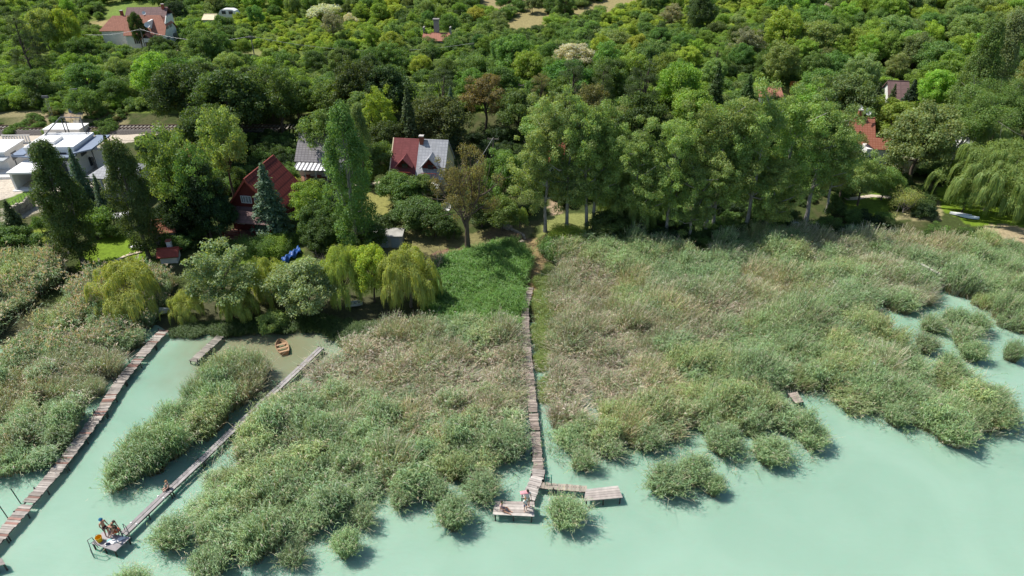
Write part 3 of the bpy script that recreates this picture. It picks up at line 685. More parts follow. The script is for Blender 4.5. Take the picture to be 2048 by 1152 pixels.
tree('round', 1003, 392, 5, 75, 'olive', 'olive bush above the garden terrace steps')
tree('shrub', 1040, 412, 3.2, 32, 'light', 'small pale green sapling at the top of the garden path')
tree('broad', 1010, 300, 9, 90, 'olive', 'olive tree between the pale slate roof and the poplar group')
tree('round', 960, 330, 6, 70, 'soft', 'soft green tree right of the pale slate roof')
tree('shrub', 470, 335, 3.5, 40, 'dark', 'dark shrub behind the red corrugated roof')
tree('round', 575, 332, 3, 40, 'mid', 'small round shrub left of the striped veranda roof')
tree('shrub', 590, 352, 2.2, 26, 'gold', 'small golden shrub beside the striped veranda')
GP = 'tall poplars behind the reed bed'
for bx, by, top, wd, tn, lb in [
    (1090, 463, 215, 130, 'light', 'tall pale poplar with its trunk foot at the top of the garden path'),
    (1133, 461, 198, 135, 'soft', 'tall poplar, second trunk right of the garden path'),
    (1172, 466, 205, 135, 'light', 'tall poplar, third trunk right of the garden path, beside the round hedge'),
    (1186, 462, 222, 130, 'soft', 'tall poplar leaning right just beside the third trunk'),
    (1262, 475, 262, 130, 'soft', 'poplar in the dark hollow left of the shaded boardwalk'),
    (1330, 478, 235, 135, 'light', 'broad poplar left of the shaded boardwalk'),
    (1408, 470, 205, 150, 'light', 'tall poplar with slanting pale trunk at the shaded boardwalk'),
    (1424, 462, 215, 130, 'soft', 'tall poplar with thin trunk right of the shaded boardwalk'),
    (1490, 466, 188, 150, 'light', 'highest poplar of the group with its trunk in shade'),
    (1548, 452, 192, 150, 'light', 'tall poplar right of the highest one, above the upturned white boat'),
    (1612, 440, 202, 150, 'soft', 'tall poplar at the right end of the group'),
    (1652, 425, 240, 90, 'soft', 'lower poplar beside the red roofed cottage'),
    (1375, 490, 325, 110, 'soft', 'shorter poplar standing in front of the group left of the shaded boardwalk'),
    (1530, 470, 310, 130, 'light', 'shorter poplar in front of the group above the white boat')]:
    treeb('cottonwood', bx, by, top, wd, tn, lb)
tree('willow', 1250, 350, 7.5, 100, 'willow', 'dim willow under the poplars left of the dark hollow')
tree('willow', 1290, 380, 6, 80, 'olive', 'yellowish willow hanging in the dark hollow')
tree('round', 1220, 425, 4, 90, 'dark', 'dark bush right of the round hedge at the reed edge')
tree('broad', 1290, 190, 11, 100, 'dark', 'dark round topped tree between the two halves of the poplar group')
tree('broad', 1700, 322, 6, 80, 'soft', 'leafy tree in front of the red roofed cottage')
tree('airy', 1745, 305, 8, 66, 'light', 'young pale green tree with thin crown below the cottage gable')
tree('round', 1782, 335, 5, 60, 'olive', 'olive bush right of the thin crowned young tree')
tree('brush', 1832, 345, 6, 95, 'gold', 'straw yellow brushy bush with bare stems beside the right lawn')
tree('walnut', 1868, 210, 12, 135, 'soft', 'large soft green tree right of the bright locust')
tree('walnut', 1800, 197, 8, 96, 'bright', 'bright green locust tree right of the red roofed cottage')
tree('shrub', 1815, 310, 3, 55, 'white', 'pale flowering shrub below the bright locust')
tree('big_willow', 2022, 292, 9.5, 205, 'willow', 'huge weeping willow over the garden bench')
tree('big_willow', 2110, 305, 9, 150, 'willow', 'weeping willow cut by the right edge, beside the huge one')
tree('willow', 2000, 235, 7, 95, 'willow', 'yellowish weeping willow behind the huge willow')
tree('airy', 1942, 375, 3.8, 45, 'light', 'sapling standing alone on the right lawn')
tree('birch', 1955, 175, 13, 140, 'olive', 'white stemmed birch behind the willows')
tree('birch', 2040, 160, 12, 110, 'olive', 'white stemmed birch at the right edge')
tree('lombardy', 1992, 52, 19, 85, 'olive', 'tall dense poplar near the upper right corner, left one of two')
tree('lombardy', 2040, 25, 20, 80, 'silver', 'silvery tall poplar near the upper right corner, right one of two')
tree('spruce', 1832, 160, 9, 62, 'deep', 'dark spruce right of the brown roofed house')
tree('spruce', 1762, 165, 7.5, 45, 'pine', 'dark spruce left of the brown roofed house')
tree('fir', 1792, 168, 6, 30, 'pine', 'small fir in front of the brown roofed house')
tree('pine', 1148, 122, 12, 95, 'pine', 'dark pine right of the white blooming tree')
tree('pine', 1208, 128, 11, 75, 'pine', 'dark pine behind the poplar group, middle one of three')
tree('pine', 1292, 122, 12, 105, 'pine', 'broad dark pine behind the poplar group, right one of three')
tree('pine', 1082, 148, 10, 70, 'brown', 'brownish pine above the left end of the poplar group')
tree('round', 1360, 125, 9, 85, 'bright', 'bright green round tree above the middle of the poplar group')
tree('airy', 1185, 160, 11, 75, 'brown', 'brown tinged tree above the poplar group')
tree('fir', 1440, 125, 10, 50, 'dark', 'dark pointed tree above the poplar group')
tree('fir', 1502, 148, 7, 50, 'dark', 'small pointed tree left of the terracotta roof')
tree('broad', 1150, 86, 6, 76, 'white', 'white blooming tree on the hillside')
tree('broad', 1655, 8, 6, 24, 'white', 'small white blooming tree at the top of the hillside')
tree('airy', 1500, 55, 7, 66, 'grey', 'greyish bare looking tree on the hillside')
tree('airy', 1348, 8, 6, 45, 'grey', 'small greyish tree below the top of the hillside')
tree('broad', 1575, 12, 11, 78, 'lime', 'yellow green tree standing above the others on the hillside')
tree('broad', 1405, -8, 9, 55, 'dark', 'dark tree at the top edge, right of the meadow')
tree('shrub', 645, 8, 4, 66, 'white', 'pale silver bush at the top of the bright scrub')
tree('shrub', 700, 26, 3, 30, 'white', 'small pale silver bush in the bright scrub')
tree('airy', 660, 20, 7, 46, 'grey', 'grey green tree in the bright scrub')
tree('pine', 20, 20, 13, 75, 'pine', 'big dark pine at the upper left edge')
tree('pine', 60, 60, 8, 60, 'deep', 'dark pine right of the big one at the upper left')
tree('broad', 72, 12, 11, 56, 'light', 'yellowish broad tree left of the hipped roof house')
tree('broad', 118, 16, 10, 52, 'lime', 'yellowish tree, nearer to the hipped roof house')
tree('broad', 266, 26, 8, 30, 'dark', 'dark tree growing before the terracotta roof')
tree('round', 312, 70, 4.5, 36, 'dark', 'dark round bush before the white gable of the farmhouse')
treeb('broad', 356, 50, -2, 46, 'deep', 'deep purple green tree right of the farmhouse ridge')
tree('spruce', 812, 175, 12, 60, 'pine', 'dull conifer in the dark wood behind the pale slate roof')
tree('spruce', 900, 172, 10, 44, 'blue', 'blue grey spruce in the dark wood behind the pale slate roof')
tree('airy', 755, 168, 11, 66, 'lime', 'tree with yellow flowering top in the dark wood')
tree('airy', 970, 145, 10, 90, 'brown', 'brown green tree behind the left end of the poplar group')
tree('loose_poplar', 712, 215, 12, 60, 'soft', 'slender green tree behind the very tall loose poplar')
# willows and silver shrubs on the bay
tree('willow', 236, 530, 6.4, 138, 'gold', 'yellow green weeping willow beside the left boardwalk')
tree('airy', 425, 492, 9, 150, 'silver', 'large silvery willow above the short grey jetty')
tree('willow', 366, 585, 3.6, 75, 'gold', 'low yellow willow skirt left of the silvery willow')
tree('willow', 470, 580, 4.0, 76, 'gold', 'low yellow willow skirt right of the silvery willow')
tree('willow', 524, 520, 5.5, 85, 'gold', 'golden willow bush behind the two silvery trees')
tree('broad', 600, 524, 7, 130, 'silver', 'silver green tree above the wooden rowing boat')
tree('willow', 676, 500, 7, 92, 'gold', 'yellow willow right of the silver green tree')
tree('broad', 735, 488, 7.5, 78, 'lime', 'upright green tree between two yellow willows')
tree('willow', 812, 502, 7.2, 120, 'gold', 'rightmost yellow weeping willow beside the bright green grass')
tree('round', 540, 625, 2.6, 60, 'soft', 'low leafy bush at the water behind the rowing boat')
tree('snag', 872, 478, 5.0, 70, 'grey', 'bare grey bush above the rightmost yellow willow')
tree('snag', 640, 485, 4.5, 70, 'grey', 'bare twisted grey branches beside the blue tarpaulin')
# hedges
def hedge(name, pts, wd, h, tint, label):
    """clipped hedge along a polyline of ground points"""
    r = np.random.default_rng(len(label)); cs = []
    a = [np.array(P(*p)) for p in pts]
    for p, q in zip(a[:-1], a[1:]):
        n = max(2, int(np.linalg.norm(q-p)/.45))
        for i in range(n):
            c = p + (q-p)*(i+.5)/n; dd = norm((q-p)[None])[0]; lat = np.array([-dd[1], dd[0], 0])
            for u in (-.5, 0, .5):
                for zz in (.3, .75): cs.append(c + lat*u*wd + [0, 0, h*zz])
    o0 = a[0]; cs = np.array(cs) - o0
    V, F, vv = puff_cloud(cs, np.full(len(cs), wd*.34), 420, .08, r, .9)
    me = npmesh(name, V, F, [M['leaf']], colr=tone_of(vv)); o = link(name, me); o.location = o0
    o.color = (*TINT[tint], 1); props(o, label, 'hedge'); return o
hedge('hedge', [(517, 512), (545, 500)], 2.2, 1.8, 'mid', 'bright green clipped hedge on the lawn before the red timber house')
hedge('hedge', [(488, 508), (505, 502)], 2.4, 1.6, 'mid', 'round clipped bush left of the bright hedge on the lawn')
hedge('hedge', [(548, 520), (560, 480)], 1.6, 1.7, 'bright', 'long clipped hedge running towards the blue spruce')
hedge('hedge', [(566, 516), (588, 480)], .7, 1.3, 'olive', 'narrow yellowish hedge beside the blue tarpaulin')
hedge('hedge', [(1105, 478), (1172, 486)], 2.0, 1.5, 'lime', 'rounded yellow green hedge under the pale poplar trunks')

# ------------------------------------------------------------------ the wood and the hillside, tree by tree
HOUSES = [(205, 0, 362, 98), (845, 60, 900, 84), (590, 262, 690, 345), (780, 262, 905, 365), (0, 215, 272, 300), (1690, 225, 1760, 290), (1775, 160, 1818, 195), (1525, 170, 1600, 200),
          (440, 315, 600, 470), (1160, 80, 1140, 120), (110, 215, 175, 262), (0, 270, 215, 420), (405, 22, 470, 42)]
OPEN = [[(1020, 70), (1010, 50), (1060, 5), (1240, -30), (1300, 0), (1170, 40), (1100, 70)], [(200, 32), (215, 5), (270, 0), (285, 20), (240, 30)], [(500, 20), (620, 15), (760, 30), (720, 75), (560, 110), (500, 90)],
        [(945, 40), (960, -10), (1080, -20), (1040, 20)], [(450, 120), (470, 95), (520, 100), (530, 130)], [(50, 135), (60, 110), (100, 108), (110, 130)], [(245, 92), (335, 92), (335, 112), (245, 112)],
        [(145, 66), (160, 38), (205, 40), (215, 62)], [(0, 218), (170, 214), (262, 232), (262, 262), (0, 262)], [(1240, 5), (1560, -5), (1400, 60), (1220, 50)]]
LM = [('the hipped roof farmhouse', 285, 50), ('the railway relay box', 148, 215), ('the railway track', 60, 258), ('the upper dirt road', 290, 100), ('the bright scrub slope', 630, 60),
      ('the ruined orange roof', 872, 68), ('the white blooming tree', 1150, 105), ('the hillside meadow', 1120, 40), ('the terracotta roof strip', 1560, 185), ('the brown roofed house', 1795, 175),
      ('the red roofed cottage', 1728, 268), ('the poplar group', 1300, 215), ('the pale slate roof', 872, 315), ('the grey tiled roof', 630, 300), ('the red timber house', 520, 380),
      ('the white villa', 120, 300), ('the upper right poplars', 2005, 90), ('the leafy upper right corner', 1900, 30), ('the big left edge pine', 22, 60)]
def wood():
    r = np.random.default_rng(5); hand = [(p[0], p[1], p[2]) for p in placed]; n = 0; spots = []
    rows = [(-24, 32, 12), (-8, 32, 12), (8, 33, 14), (24, 36, 15), (42, 38, 18), (60, 42, 20), (80, 46, 22), (102, 54, 28), (134, 60, 32), (168, 66, 38), (206, 72, 46), (246, 78, 60), (285, 84, 60)]
    for py0, step, ry in rows:
        px = -30 + r.random()*step
        while px < 2090:
            px += step*(.72 + .5*r.random()); py = py0 + r.normal(0, ry*.28)
            if py0 >= 240 and (px < 270 or px > 1000): continue
            if px < 262 and 205 < py: continue
            if any(a-28 < px < c+28 and b-4 < py+10 < d+12 for a, b, c, d in HOUSES): continue
            if any(inpoly(px, py+8, q) for q in OPEN) and r.random() < .93: continue
            u = r.random()
            # what grows where, as the photograph shows it
            if px < 270: k, t, h = ('shrub', 'mid', 4) if u < .45 else ('round', 'mid', 5.5) if u < .8 else ('airy', 'bright', 6)
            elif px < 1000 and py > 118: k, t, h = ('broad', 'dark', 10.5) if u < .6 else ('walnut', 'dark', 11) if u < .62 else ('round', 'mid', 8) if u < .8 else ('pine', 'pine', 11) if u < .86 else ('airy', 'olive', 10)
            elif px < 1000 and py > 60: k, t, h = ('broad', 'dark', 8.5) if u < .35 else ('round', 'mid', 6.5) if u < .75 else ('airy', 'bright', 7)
            elif px < 1000: k, t, h = ('round', 'mid', 5.5) if u < .5 else ('airy', 'bright', 6) if u < .7 else ('shrub', 'soft', 4.5) if u < .9 else ('broad', 'dark', 8)
            elif px < 1560 and py < 60: k, t, h = ('round', 'mid', 5.5) if u < .6 else ('broad', 'mid', 7) if u < .85 else ('shrub', 'bright', 4)
            elif px < 1560: k, t, h = ('round', 'mid', 7.5) if u < .3 else ('broad', 'mid', 9) if u < .6 else ('airy', 'olive', 9) if u < .8 else ('broad', 'bright', 8) if u < .92 else ('pine', 'pine', 10)
            else: k, t, h = ('walnut', 'soft', 10) if u < .3 else ('broad', 'olive', 9.5) if u < .6 else ('round', 'mid', 8) if u < .85 else ('airy', 'bright', 9)
            h *= (.68 + .58*r.random())*(.76 if py < 110 else 1)
            x, y, z = P(px, py, h*.95)
            rad = NOM[k][1]/NOM[k][0]*h*(.82 + .33*r.random())
            if y < 98: continue
            pyb = project(x, y, z)[1]; rp = rad*FOC/project(x, y, z)[2]
            if any(a-rp*.9 < px < c+rp*.9 and py < d-4 and pyb > d-6 for a, b, c, d in HOUSES): continue
            if abs(y - 106) < 5 and px < 300: continue
            if any((x-a)**2 + (y-b)**2 < (.62*(rad + c))**2 for a, b, c in hand): continue
            if any((x-a)**2 + (y-b)**2 < (.50*(rad + c))**2 for a, b, c in spots): continue
            spots.append((x, y, rad))
            tn = t
            v = r.random()
            if px < 1000 and 118 < py and v < .5: pass
            elif v < (.22 if py < 115 else .12): tn = 'bright'
            elif py < 115 and v < .30: tn = 'lime'
            elif v < .44 and v > .30: tn = 'olive'
            elif v < .58 and v > .44: tn = 'soft'
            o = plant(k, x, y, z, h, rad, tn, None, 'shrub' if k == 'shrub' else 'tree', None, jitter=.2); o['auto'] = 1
wood()
print('TREES', len(placed))
# ------------------------------------------------------------------ reed beds
RP = [reed_mesh('r', 300, 1.15, 2.5, 200+k, .22, leaf=8, lean=.5, wild=.1) for k in range(4)]
RP += [reed_mesh('r', 300, 1.15, 2.5, 210+k, .5, leaf=8) for k in range(3)]
RP += [reed_mesh('r', 320, 1.2, 2.2, 220+k, .8, leaf=5, flat=.35, lean=.9) for k in range(4)]
RP += [reed_mesh('r', 210, 1.15, 2.8, 230+k, .22, leaf=7, plume=.28) for k in range(2)]
RP += [reed_mesh('r', 420, 1.1, 1.15, 240+k, .02, leaf=3, fine=True, leaflen=.55, base=.95, lean=.2, lw=.013, wild=0) for k in range(2)]
RP += [reed_mesh('r', 460, 1.25, 2.3, 250+k, .30, leaf=5, lean=.35, base=.75, lw=.016, leaflen=.38) for k in range(3)]
RP += [] 
RP2 = [reed_mesh('r', 16, 1.5, 1.9, 280+k, .45, leaf=6, lean=.7, base=.9, wild=.3) for k in range(3)]
RP += [reed_mesh('r', 460, 1.25, 2.3, 260+k, .7, leaf=4, lean=.5, base=.7, lw=.015, flat=.12, leaflen=.38) for k in range(3)]
RP += RP2
reedc = proto('reed_tuft', RP, M['reed_i'])
GREEN = np.array([.235, .34, .145]); BLUEG = np.array([.22, .33, .16]); YEL = np.array([.30, .36, .13]); DEADT = np.array([.22, .285, .14])
DEADS = [(760, 700, 120, 60, .9), (950, 740, 140, 90, .75), (880, 830, 150, 60, .35), (1160, 560, 90, 60, .8), (1180, 720, 110, 70, .85), (1130, 790, 60, 60, .7), (1330, 620, 140, 70, .5), (1500, 555, 60, 50, .8), (1450, 620, 80, 50, .5),
         (1680, 500, 110, 50, .6), (1900, 490, 130, 50, .6), (1800, 560, 100, 30, .45), (700, 760, 90, 60, .6), (500, 745, 70, 40, .7), (150, 740, 140, 50, .6), (60, 830, 120, 60, .4), (250, 600, 120, 60, .35), (1300, 780, 160, 60, .4), (1250, 680, 260, 70, .25), (1650, 640, 200, 60, .15)]
def deadness(px, py):
    v = np.full(px.shape, .06)
    for a, b, rx, ry, k in DEADS: v += (.95 if a < 1200 else .68)*k*np.exp(-((px-a)/rx)**2 - ((py-b)/ry)**2)
    return v
def bed(name, px_poly, label, cat, step=1.15, gap=0.35, hs=1.0, sedge=False, plume=None, seed=0, green=GREEN, inset=.9):
    r = np.random.default_rng(900+seed); poly = gpoly(px_poly, 0.0)
    xs = [p[0] for p in poly]; ys = [p[1] for p in poly]
    X, Y = np.meshgrid(np.arange(min(xs), max(xs), step), np.arange(min(ys), max(ys), step))
    x = X.ravel() + r.uniform(-.48, .48, X.size)*step; y = Y.ravel() + r.uniform(-.48, .48, X.size)*step
    jx = (vnoise(x, y, 2.1, 31+seed)-.5)*2.2; jy = (vnoise(x, y, 2.1, 41+seed)-.5)*2.2
    keep = inpoly(x+jx*.6, y+jy*.6, poly); x00, y00, kin = x.copy(), y.copy(), keep.copy()
    ins = inset if not sedge else .0
    for ax, ay in ((ins, 0), (-ins, 0), (0, ins*.4), (0, -ins*1.1)): keep &= inpoly(x+ax, y+ay, poly)
    dk = G(1598, 800); keep &= ~((np.abs(x-dk[0]-.4) < 2.6) & (y > dk[1]-4.6) & (y < dk[1]+1.6))
    lone = kin & ~keep & (r.random(len(x)) < .55) & (not sedge); lx0, ly0 = x[lone], y[lone]
    x, y = x[keep], y[keep]
    z = np.maximum(ter(x, y), 0)
    dep = y*CP - (z-CAM_H)*SP; px = 1024 + FOC*x/dep; py = 576 - FOC*(y*SP + (z+1.6-CAM_H)*CP)/dep
    # open, tussocky towards the lake, closed towards the shore
    cl = vnoise(x, y, 2.3, 51+seed)*.7 + vnoise(x, y, 5.5, 52)*.3; op = gap*sstep(600, 860, py)
    mo = 3.3; gx = np.floor(x/mo); gy = np.floor(y/mo); bd = np.full(x.shape, 99.); ux = np.zeros(x.shape); uy = np.zeros(x.shape)
    for i in (-1, 0, 1):
        for j in (-1, 0, 1):
            hx, hy = np.sin((gx+i)*12.9+(gy+j)*78.2+seed)*43758.5, np.sin((gx+i)*39.3+(gy+j)*11.1+seed)*24634.6
            cx = (gx+i+.5+.8*(hx-np.floor(hx)-.5))*mo; cyy = (gy+j+.5+.8*(hy-np.floor(hy)-.5))*mo
            dd_ = np.hypot(x-cx, y-cyy); b_ = dd_ < bd; bd = np.where(b_, dd_, bd); ux = np.where(b_, (x-cx)/(dd_+.1), ux); uy = np.where(b_, (y-cyy)/(dd_+.1), uy)
    opn = sstep(520, 860, py)*(gap > .15)
    k2 = (cl > op*.6) & (bd < 3.0 - 1.4*opn*(gap/.45) + .7*(cl-.5)); x, y, z, px, py, cl, bd, ux, uy, opn = [q[k2] for q in (x, y, z, px, py, cl, bd, ux, uy, opn)]
    n = len(x); dd = deadness(px, py) + (vnoise(x, y, 3.2, 61)-.5)*.6 + (r.random(n)-.5)*.35
    idx = np.where(dd > .72, r.integers(7, 11, n), np.where(dd > .36, r.integers(4, 7, n), r.integers(0, 4, n)))
    up_ = (r.random(n) < 1.15 - sstep(640, 900, py)*.72) & (idx < 11)
    idx = np.where(up_ & (idx < 4), r.integers(15, 18, n), np.where(up_ & (idx < 7), r.integers(18, 21, n), idx))
    if plume is not None: pm = inpoly(px, py, plume) & (r.random(n) < .7); idx = np.where(pm, r.integers(11, 13, n), idx)
    else: pm = np.zeros(n, bool)
    if sedge: idx = r.integers(13, 15, n)
    tallm = (vnoise(x, y, 2.6, 99) > .66) & (r.random(n) < .45) & (hs > .9) if sedge else np.zeros(n, bool); idx = np.where(tallm, r.integers(15, 18, n), idx)
    s = (.62 + .68*r.random(n))*hs*np.where(tallm, .55, 1.); sz = s*(.78 + .45*np.clip((cl-.25)/.5, 0, 1))*(.93+.14*r.random(n))
    sz = np.where((idx >= 7) & (idx < 11), sz*(.8), sz) if not sedge else sz
    if not sedge: sz = sz*(1.2 - (.18 + .46*opn)*np.minimum(1.2, bd/2.0)**2)
    b = vnoise(x, y, 7, 71); mixb = (b + r.normal(0, .15, n)).clip(0, 1)[:, None]
    tint = green*(1-mixb) + BLUEG*mixb
    yl = ((vnoise(x, y, 4.0, 72) > .62) & (r.random(n) < .6))[:, None]; tint = np.where(yl & (not sedge) & ~pm[:, None], YEL*.5+tint*.5, tint)
    dt = np.clip((dd-.3)/.5, 0, 1)[:, None]; tint = tint*(1-dt) + DEADT*dt if not sedge else np.tile(green, (n, 1))
    tint = tint*(.85 + .35*r.random(n))[:, None]
    rz = r.random(n)*.9-.45; tl = (.08+.20*opn)*np.minimum(1.2, bd/1.8) if not sedge else np.zeros(n)
    vx, vy = ux*tl, uy*tl; lx = vx*np.cos(rz)+vy*np.sin(rz); ly = -vx*np.sin(rz)+vy*np.cos(rz)
    rot = np.stack([-ly + r.normal(0, .05, n), lx + r.normal(0, .05, n), rz], 1)
    if len(lx0):
        q = len(lx0); x = np.r_[x, lx0]; y = np.r_[y, ly0]; z = np.r_[z, np.maximum(ter(lx0, ly0), 0)]; s = np.r_[s, np.full(q, .8)]; sz = np.r_[sz, .6+.4*r.random(q)]; idx = np.r_[idx, r.integers(21, 24, q)]; tint = np.r_[tint, np.tile(BLUEG, (q, 1))]; rot = np.r_[rot, np.stack([np.zeros(q), np.zeros(q), r.random(q)*6], 1)]; n = len(x)
    return scatter(name, np.stack([x, y, z], 1), rot, np.stack([s*(.95+.25*r.random(n)), s*(.95+.25*r.random(n)), sz], 1), idx, tint, reedc, label, cat)
RB = 'reed bed'
bed('reed_bed', [(-140, 1000), (-140, 760), (0, 742), (62, 682), (118, 628), (178, 578), (350, 560), (345, 610), (318, 648), (283, 690), (235, 750), (192, 800), (112, 920), (66, 958), (40, 940), (-10, 965)],
    'tall reeds and rough grass left of the red brown boardwalk', RB, plume=[(0, 620), (200, 520), (400, 520), (330, 640), (200, 690), (0, 720)], seed=1, hs=.95, inset=.35, green=np.array([.185, .29, .115]))
bed('reed_bed', [(-80, 575), (60, 548), (110, 540), (150, 552), (136, 566), (66, 622), (-16, 682), (-100, 705)], 'feathery reeds beyond the dark ditch at the left edge', RB, plume=[(-100, 500), (200, 500), (200, 700), (-100, 720)], seed=2)
bed('reed_bed', [(222, 965), (250, 982), (300, 962), (360, 912), (410, 878), (470, 828), (523, 778), (536, 755), (520, 738), (440, 738), (418, 748), (400, 780), (330, 852), (262, 918)],
    'long reed island between the two boardwalks', RB, seed=3, gap=.1, step=.95, hs=.92, inset=.4, green=np.array([.21, .32, .13]))
bed('reed_bed', [(660, 712), (560, 802), (475, 872), (420, 935), (395, 990), (350, 1080), (420, 1125), (540, 1120), (600, 1090), (680, 1050), (745, 1015), (850, 1000), (930, 990), (1000, 950), (1052, 925), (1044, 700), (1038, 668), (900, 662), (760, 672), (700, 690)],
    'wide reed bed between the grey walkway and the middle boardwalk', RB, seed=4, gap=.27)
bed('reed_bed', [(1088, 640), (1100, 520), (1200, 500), (1372, 505), (1376, 545), (1395, 545), (1402, 500), (1500, 492), (1750, 482), (1860, 500), (1870, 575), (1868, 618), (1812, 638), (1745, 605), (1742, 640), (1795, 692), (1832, 735), (1850, 760), (1905, 762),
    (1950, 750), (1985, 770), (2010, 800), (2035, 848), (2005, 868), (1960, 866), (1940, 900), (1900, 900), (1855, 870), (1800, 858), (1760, 845), (1700, 822), (1625, 790), (1570, 785), (1590, 815), (1635, 850), (1650, 892), (1600, 910), (1505, 938), (1460, 925), (1425, 880), (1400, 890), (1300, 915), (1250, 905), (1180, 910), (1095, 915), (1082, 800)],
    'broad reed bed between the middle boardwalk and the open lake', RB, seed=5, gap=.40)
bed('reed_bed', [(1850, 495), (1890, 492), (2060, 522), (2250, 545), (2250, 700), (2060, 668), (2000, 670), (1962, 632), (1905, 588), (1878, 578)], 'reeds beyond the narrow channel at the right edge', RB, seed=6, gap=.2)
bed('sedge_patch', [(862, 640), (855, 570), (895, 528), (1000, 508), (1042, 512), (1026, 600), (1018, 668), (940, 672)], 'bright green lush grass left of the garden path', 'tall grass', sedge=True, step=.75, hs=1.15, seed=7, green=np.array([.12, .24, .045]))
bed('sedge_patch', [(1106, 522), (1112, 500), (1180, 500), (1190, 530)], 'dark green grass right of the garden path', 'tall grass', sedge=True, step=.8, hs=1.3, seed=8, green=np.array([.09, .18, .035]))
bed('sedge_patch', [(1067, 600), (1078, 560), (1098, 545), (1106, 600), (1104, 720), (1098, 800), (1090, 850), (1082, 800), (1070, 680)], 'yellow green low grass fringing the middle boardwalk on its right', 'grass', sedge=True, step=.6, hs=.6, seed=9, green=np.array([.185, .25, .06]))
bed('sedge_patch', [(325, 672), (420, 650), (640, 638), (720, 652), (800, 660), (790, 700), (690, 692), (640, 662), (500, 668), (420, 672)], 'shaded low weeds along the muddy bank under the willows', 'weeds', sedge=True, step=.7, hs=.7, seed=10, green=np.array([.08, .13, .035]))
# single tussocks standing in the water
TP = [reed_mesh('reed_tussock_leaves', 620, 1.5, 2.5, 300+k, .24, leaf=8, lean=.62, base=.52, wind=(.2, -.12), wild=.14) for k in range(4)] + [reed_mesh('reed_tussock_leaves', 600, 1.5, 2.4, 310+k, .5, leaf=7, lean=.62, base=.48, wild=.2) for k in range(3)]
for q in TP: q.materials.append(M['reed'])
tus = [(345, 1095, 125, 0, 'big green reed tussock nearest right of the sunbathing platform'), (262, 1196, 120, 0, 'green reed tussock below the bathing platform at the bottom edge'), (420, 1150, 105, 0, 'leafy reed tussock at the bottom edge below the big green tussock'),
    (430, 1085, 90, 1, 'tan mixed reed tussock right of the big green tussock'), (505, 1100, 110, 0, 'pale green drooping reed tussock left of the tan spiky one'), (585, 1130, 80, 1, 'spiky tan reed tussock at the bottom edge'),
    (690, 1112, 90, 0, 'green reed tussock with drooping leaves right of the spiky tan one'), (628, 1050, 110, 0, 'tall green reed tussock above the spiky tan one'), (722, 1052, 78, 1, 'straw topped reed tussock standing in the open bay'),
    (800, 1015, 82, 1, 'straw based reed tussock left of the drooping pale one'), (903, 1055, 110, 0, 'pale drooping reed tussock left of the bathing deck'), (868, 1000, 80, 0, 'reed tussock behind the pale drooping one'),
    (960, 1000, 95, 0, 'green reed tussock touching the middle bathing deck'), (1162, 940, 78, 1, 'slim tan footed reed tussock above the right deck'), (1216, 912, 74, 1, 'upright reed tussock above and right of the slim one'),
    (1128, 1050, 120, 0, 'green reed tussock between the two middle decks'), (1330, 985, 110, 0, 'large reed tussock alone in the lake, left half'), (1385, 965, 100, 0, 'large reed tussock alone in the lake, right half'),
    (1425, 990, 62, 0, 'small low reed tussock right of the large lone one'), (1292, 900, 98, 1, 'tan footed reed tussock left above the large lone one'), (1135, 895, 80, 0, 'reed tussock right of the middle boardwalk'), (2022, 722, 62, 0, 'small round reed tussock at the right edge'),
    (1940, 722, 70, 0, 'reed tussock between the channels, nearest the lake'), (1925, 690, 80, 1, 'rusty footed reed tussock between the channels'), (1893, 748, 66, 0, 'reed tussock in front of the narrow channel'), (1848, 705, 72, 1, 'reed tussock left of the rusty footed one'),
    (1860, 664, 66, 1, 'reed tussock at the upper end of the channel, left one'), (1905, 655, 70, 0, 'reed tussock at the upper end of the channel, middle one'), (1950, 665, 66, 0, 'reed tussock at the upper end of the channel, right one'), (1440, 905, 90, 0, 'reed tussock behind the small low one'),
    (1535, 925, 100, 0, 'reed tussock at the point of the broad bed'), (1620, 895, 90, 0, 'low reed tussock at the outer tip of the broad bed'), (1905, 890, 110, 0, 'dense reed tussock of the right hand spit, front one'), (1990, 850, 110, 0, 'dense reed tussock of the right hand spit, outer one'), (1790, 850, 72, 0, 'small reed tussock leaning out left of the spit')]
for i, (a, b, wpx, mixed, lb) in enumerate(tus):
    x, y = G(a, b, 0); s = wpx*project(x, y, 1)[2]/FOC/4.3
    o = link('reed_tussock', TP[(4 + i % 3) if mixed else i % 4]); o.location = (x, y + .35*s, 0); o.rotation_euler = (0, 0, rng.normal(0, .3)); o.scale = (s*rng.uniform(.9, 1.15), s*rng.uniform(.85, 1.1), (.6 + .45*s)*rng.uniform(.9, 1.1))
    o.color = (*(BLUEG*.5+GREEN*.5)*(1+rng.normal(0, .08)), 1); props(o, lb, 'reed tussock')

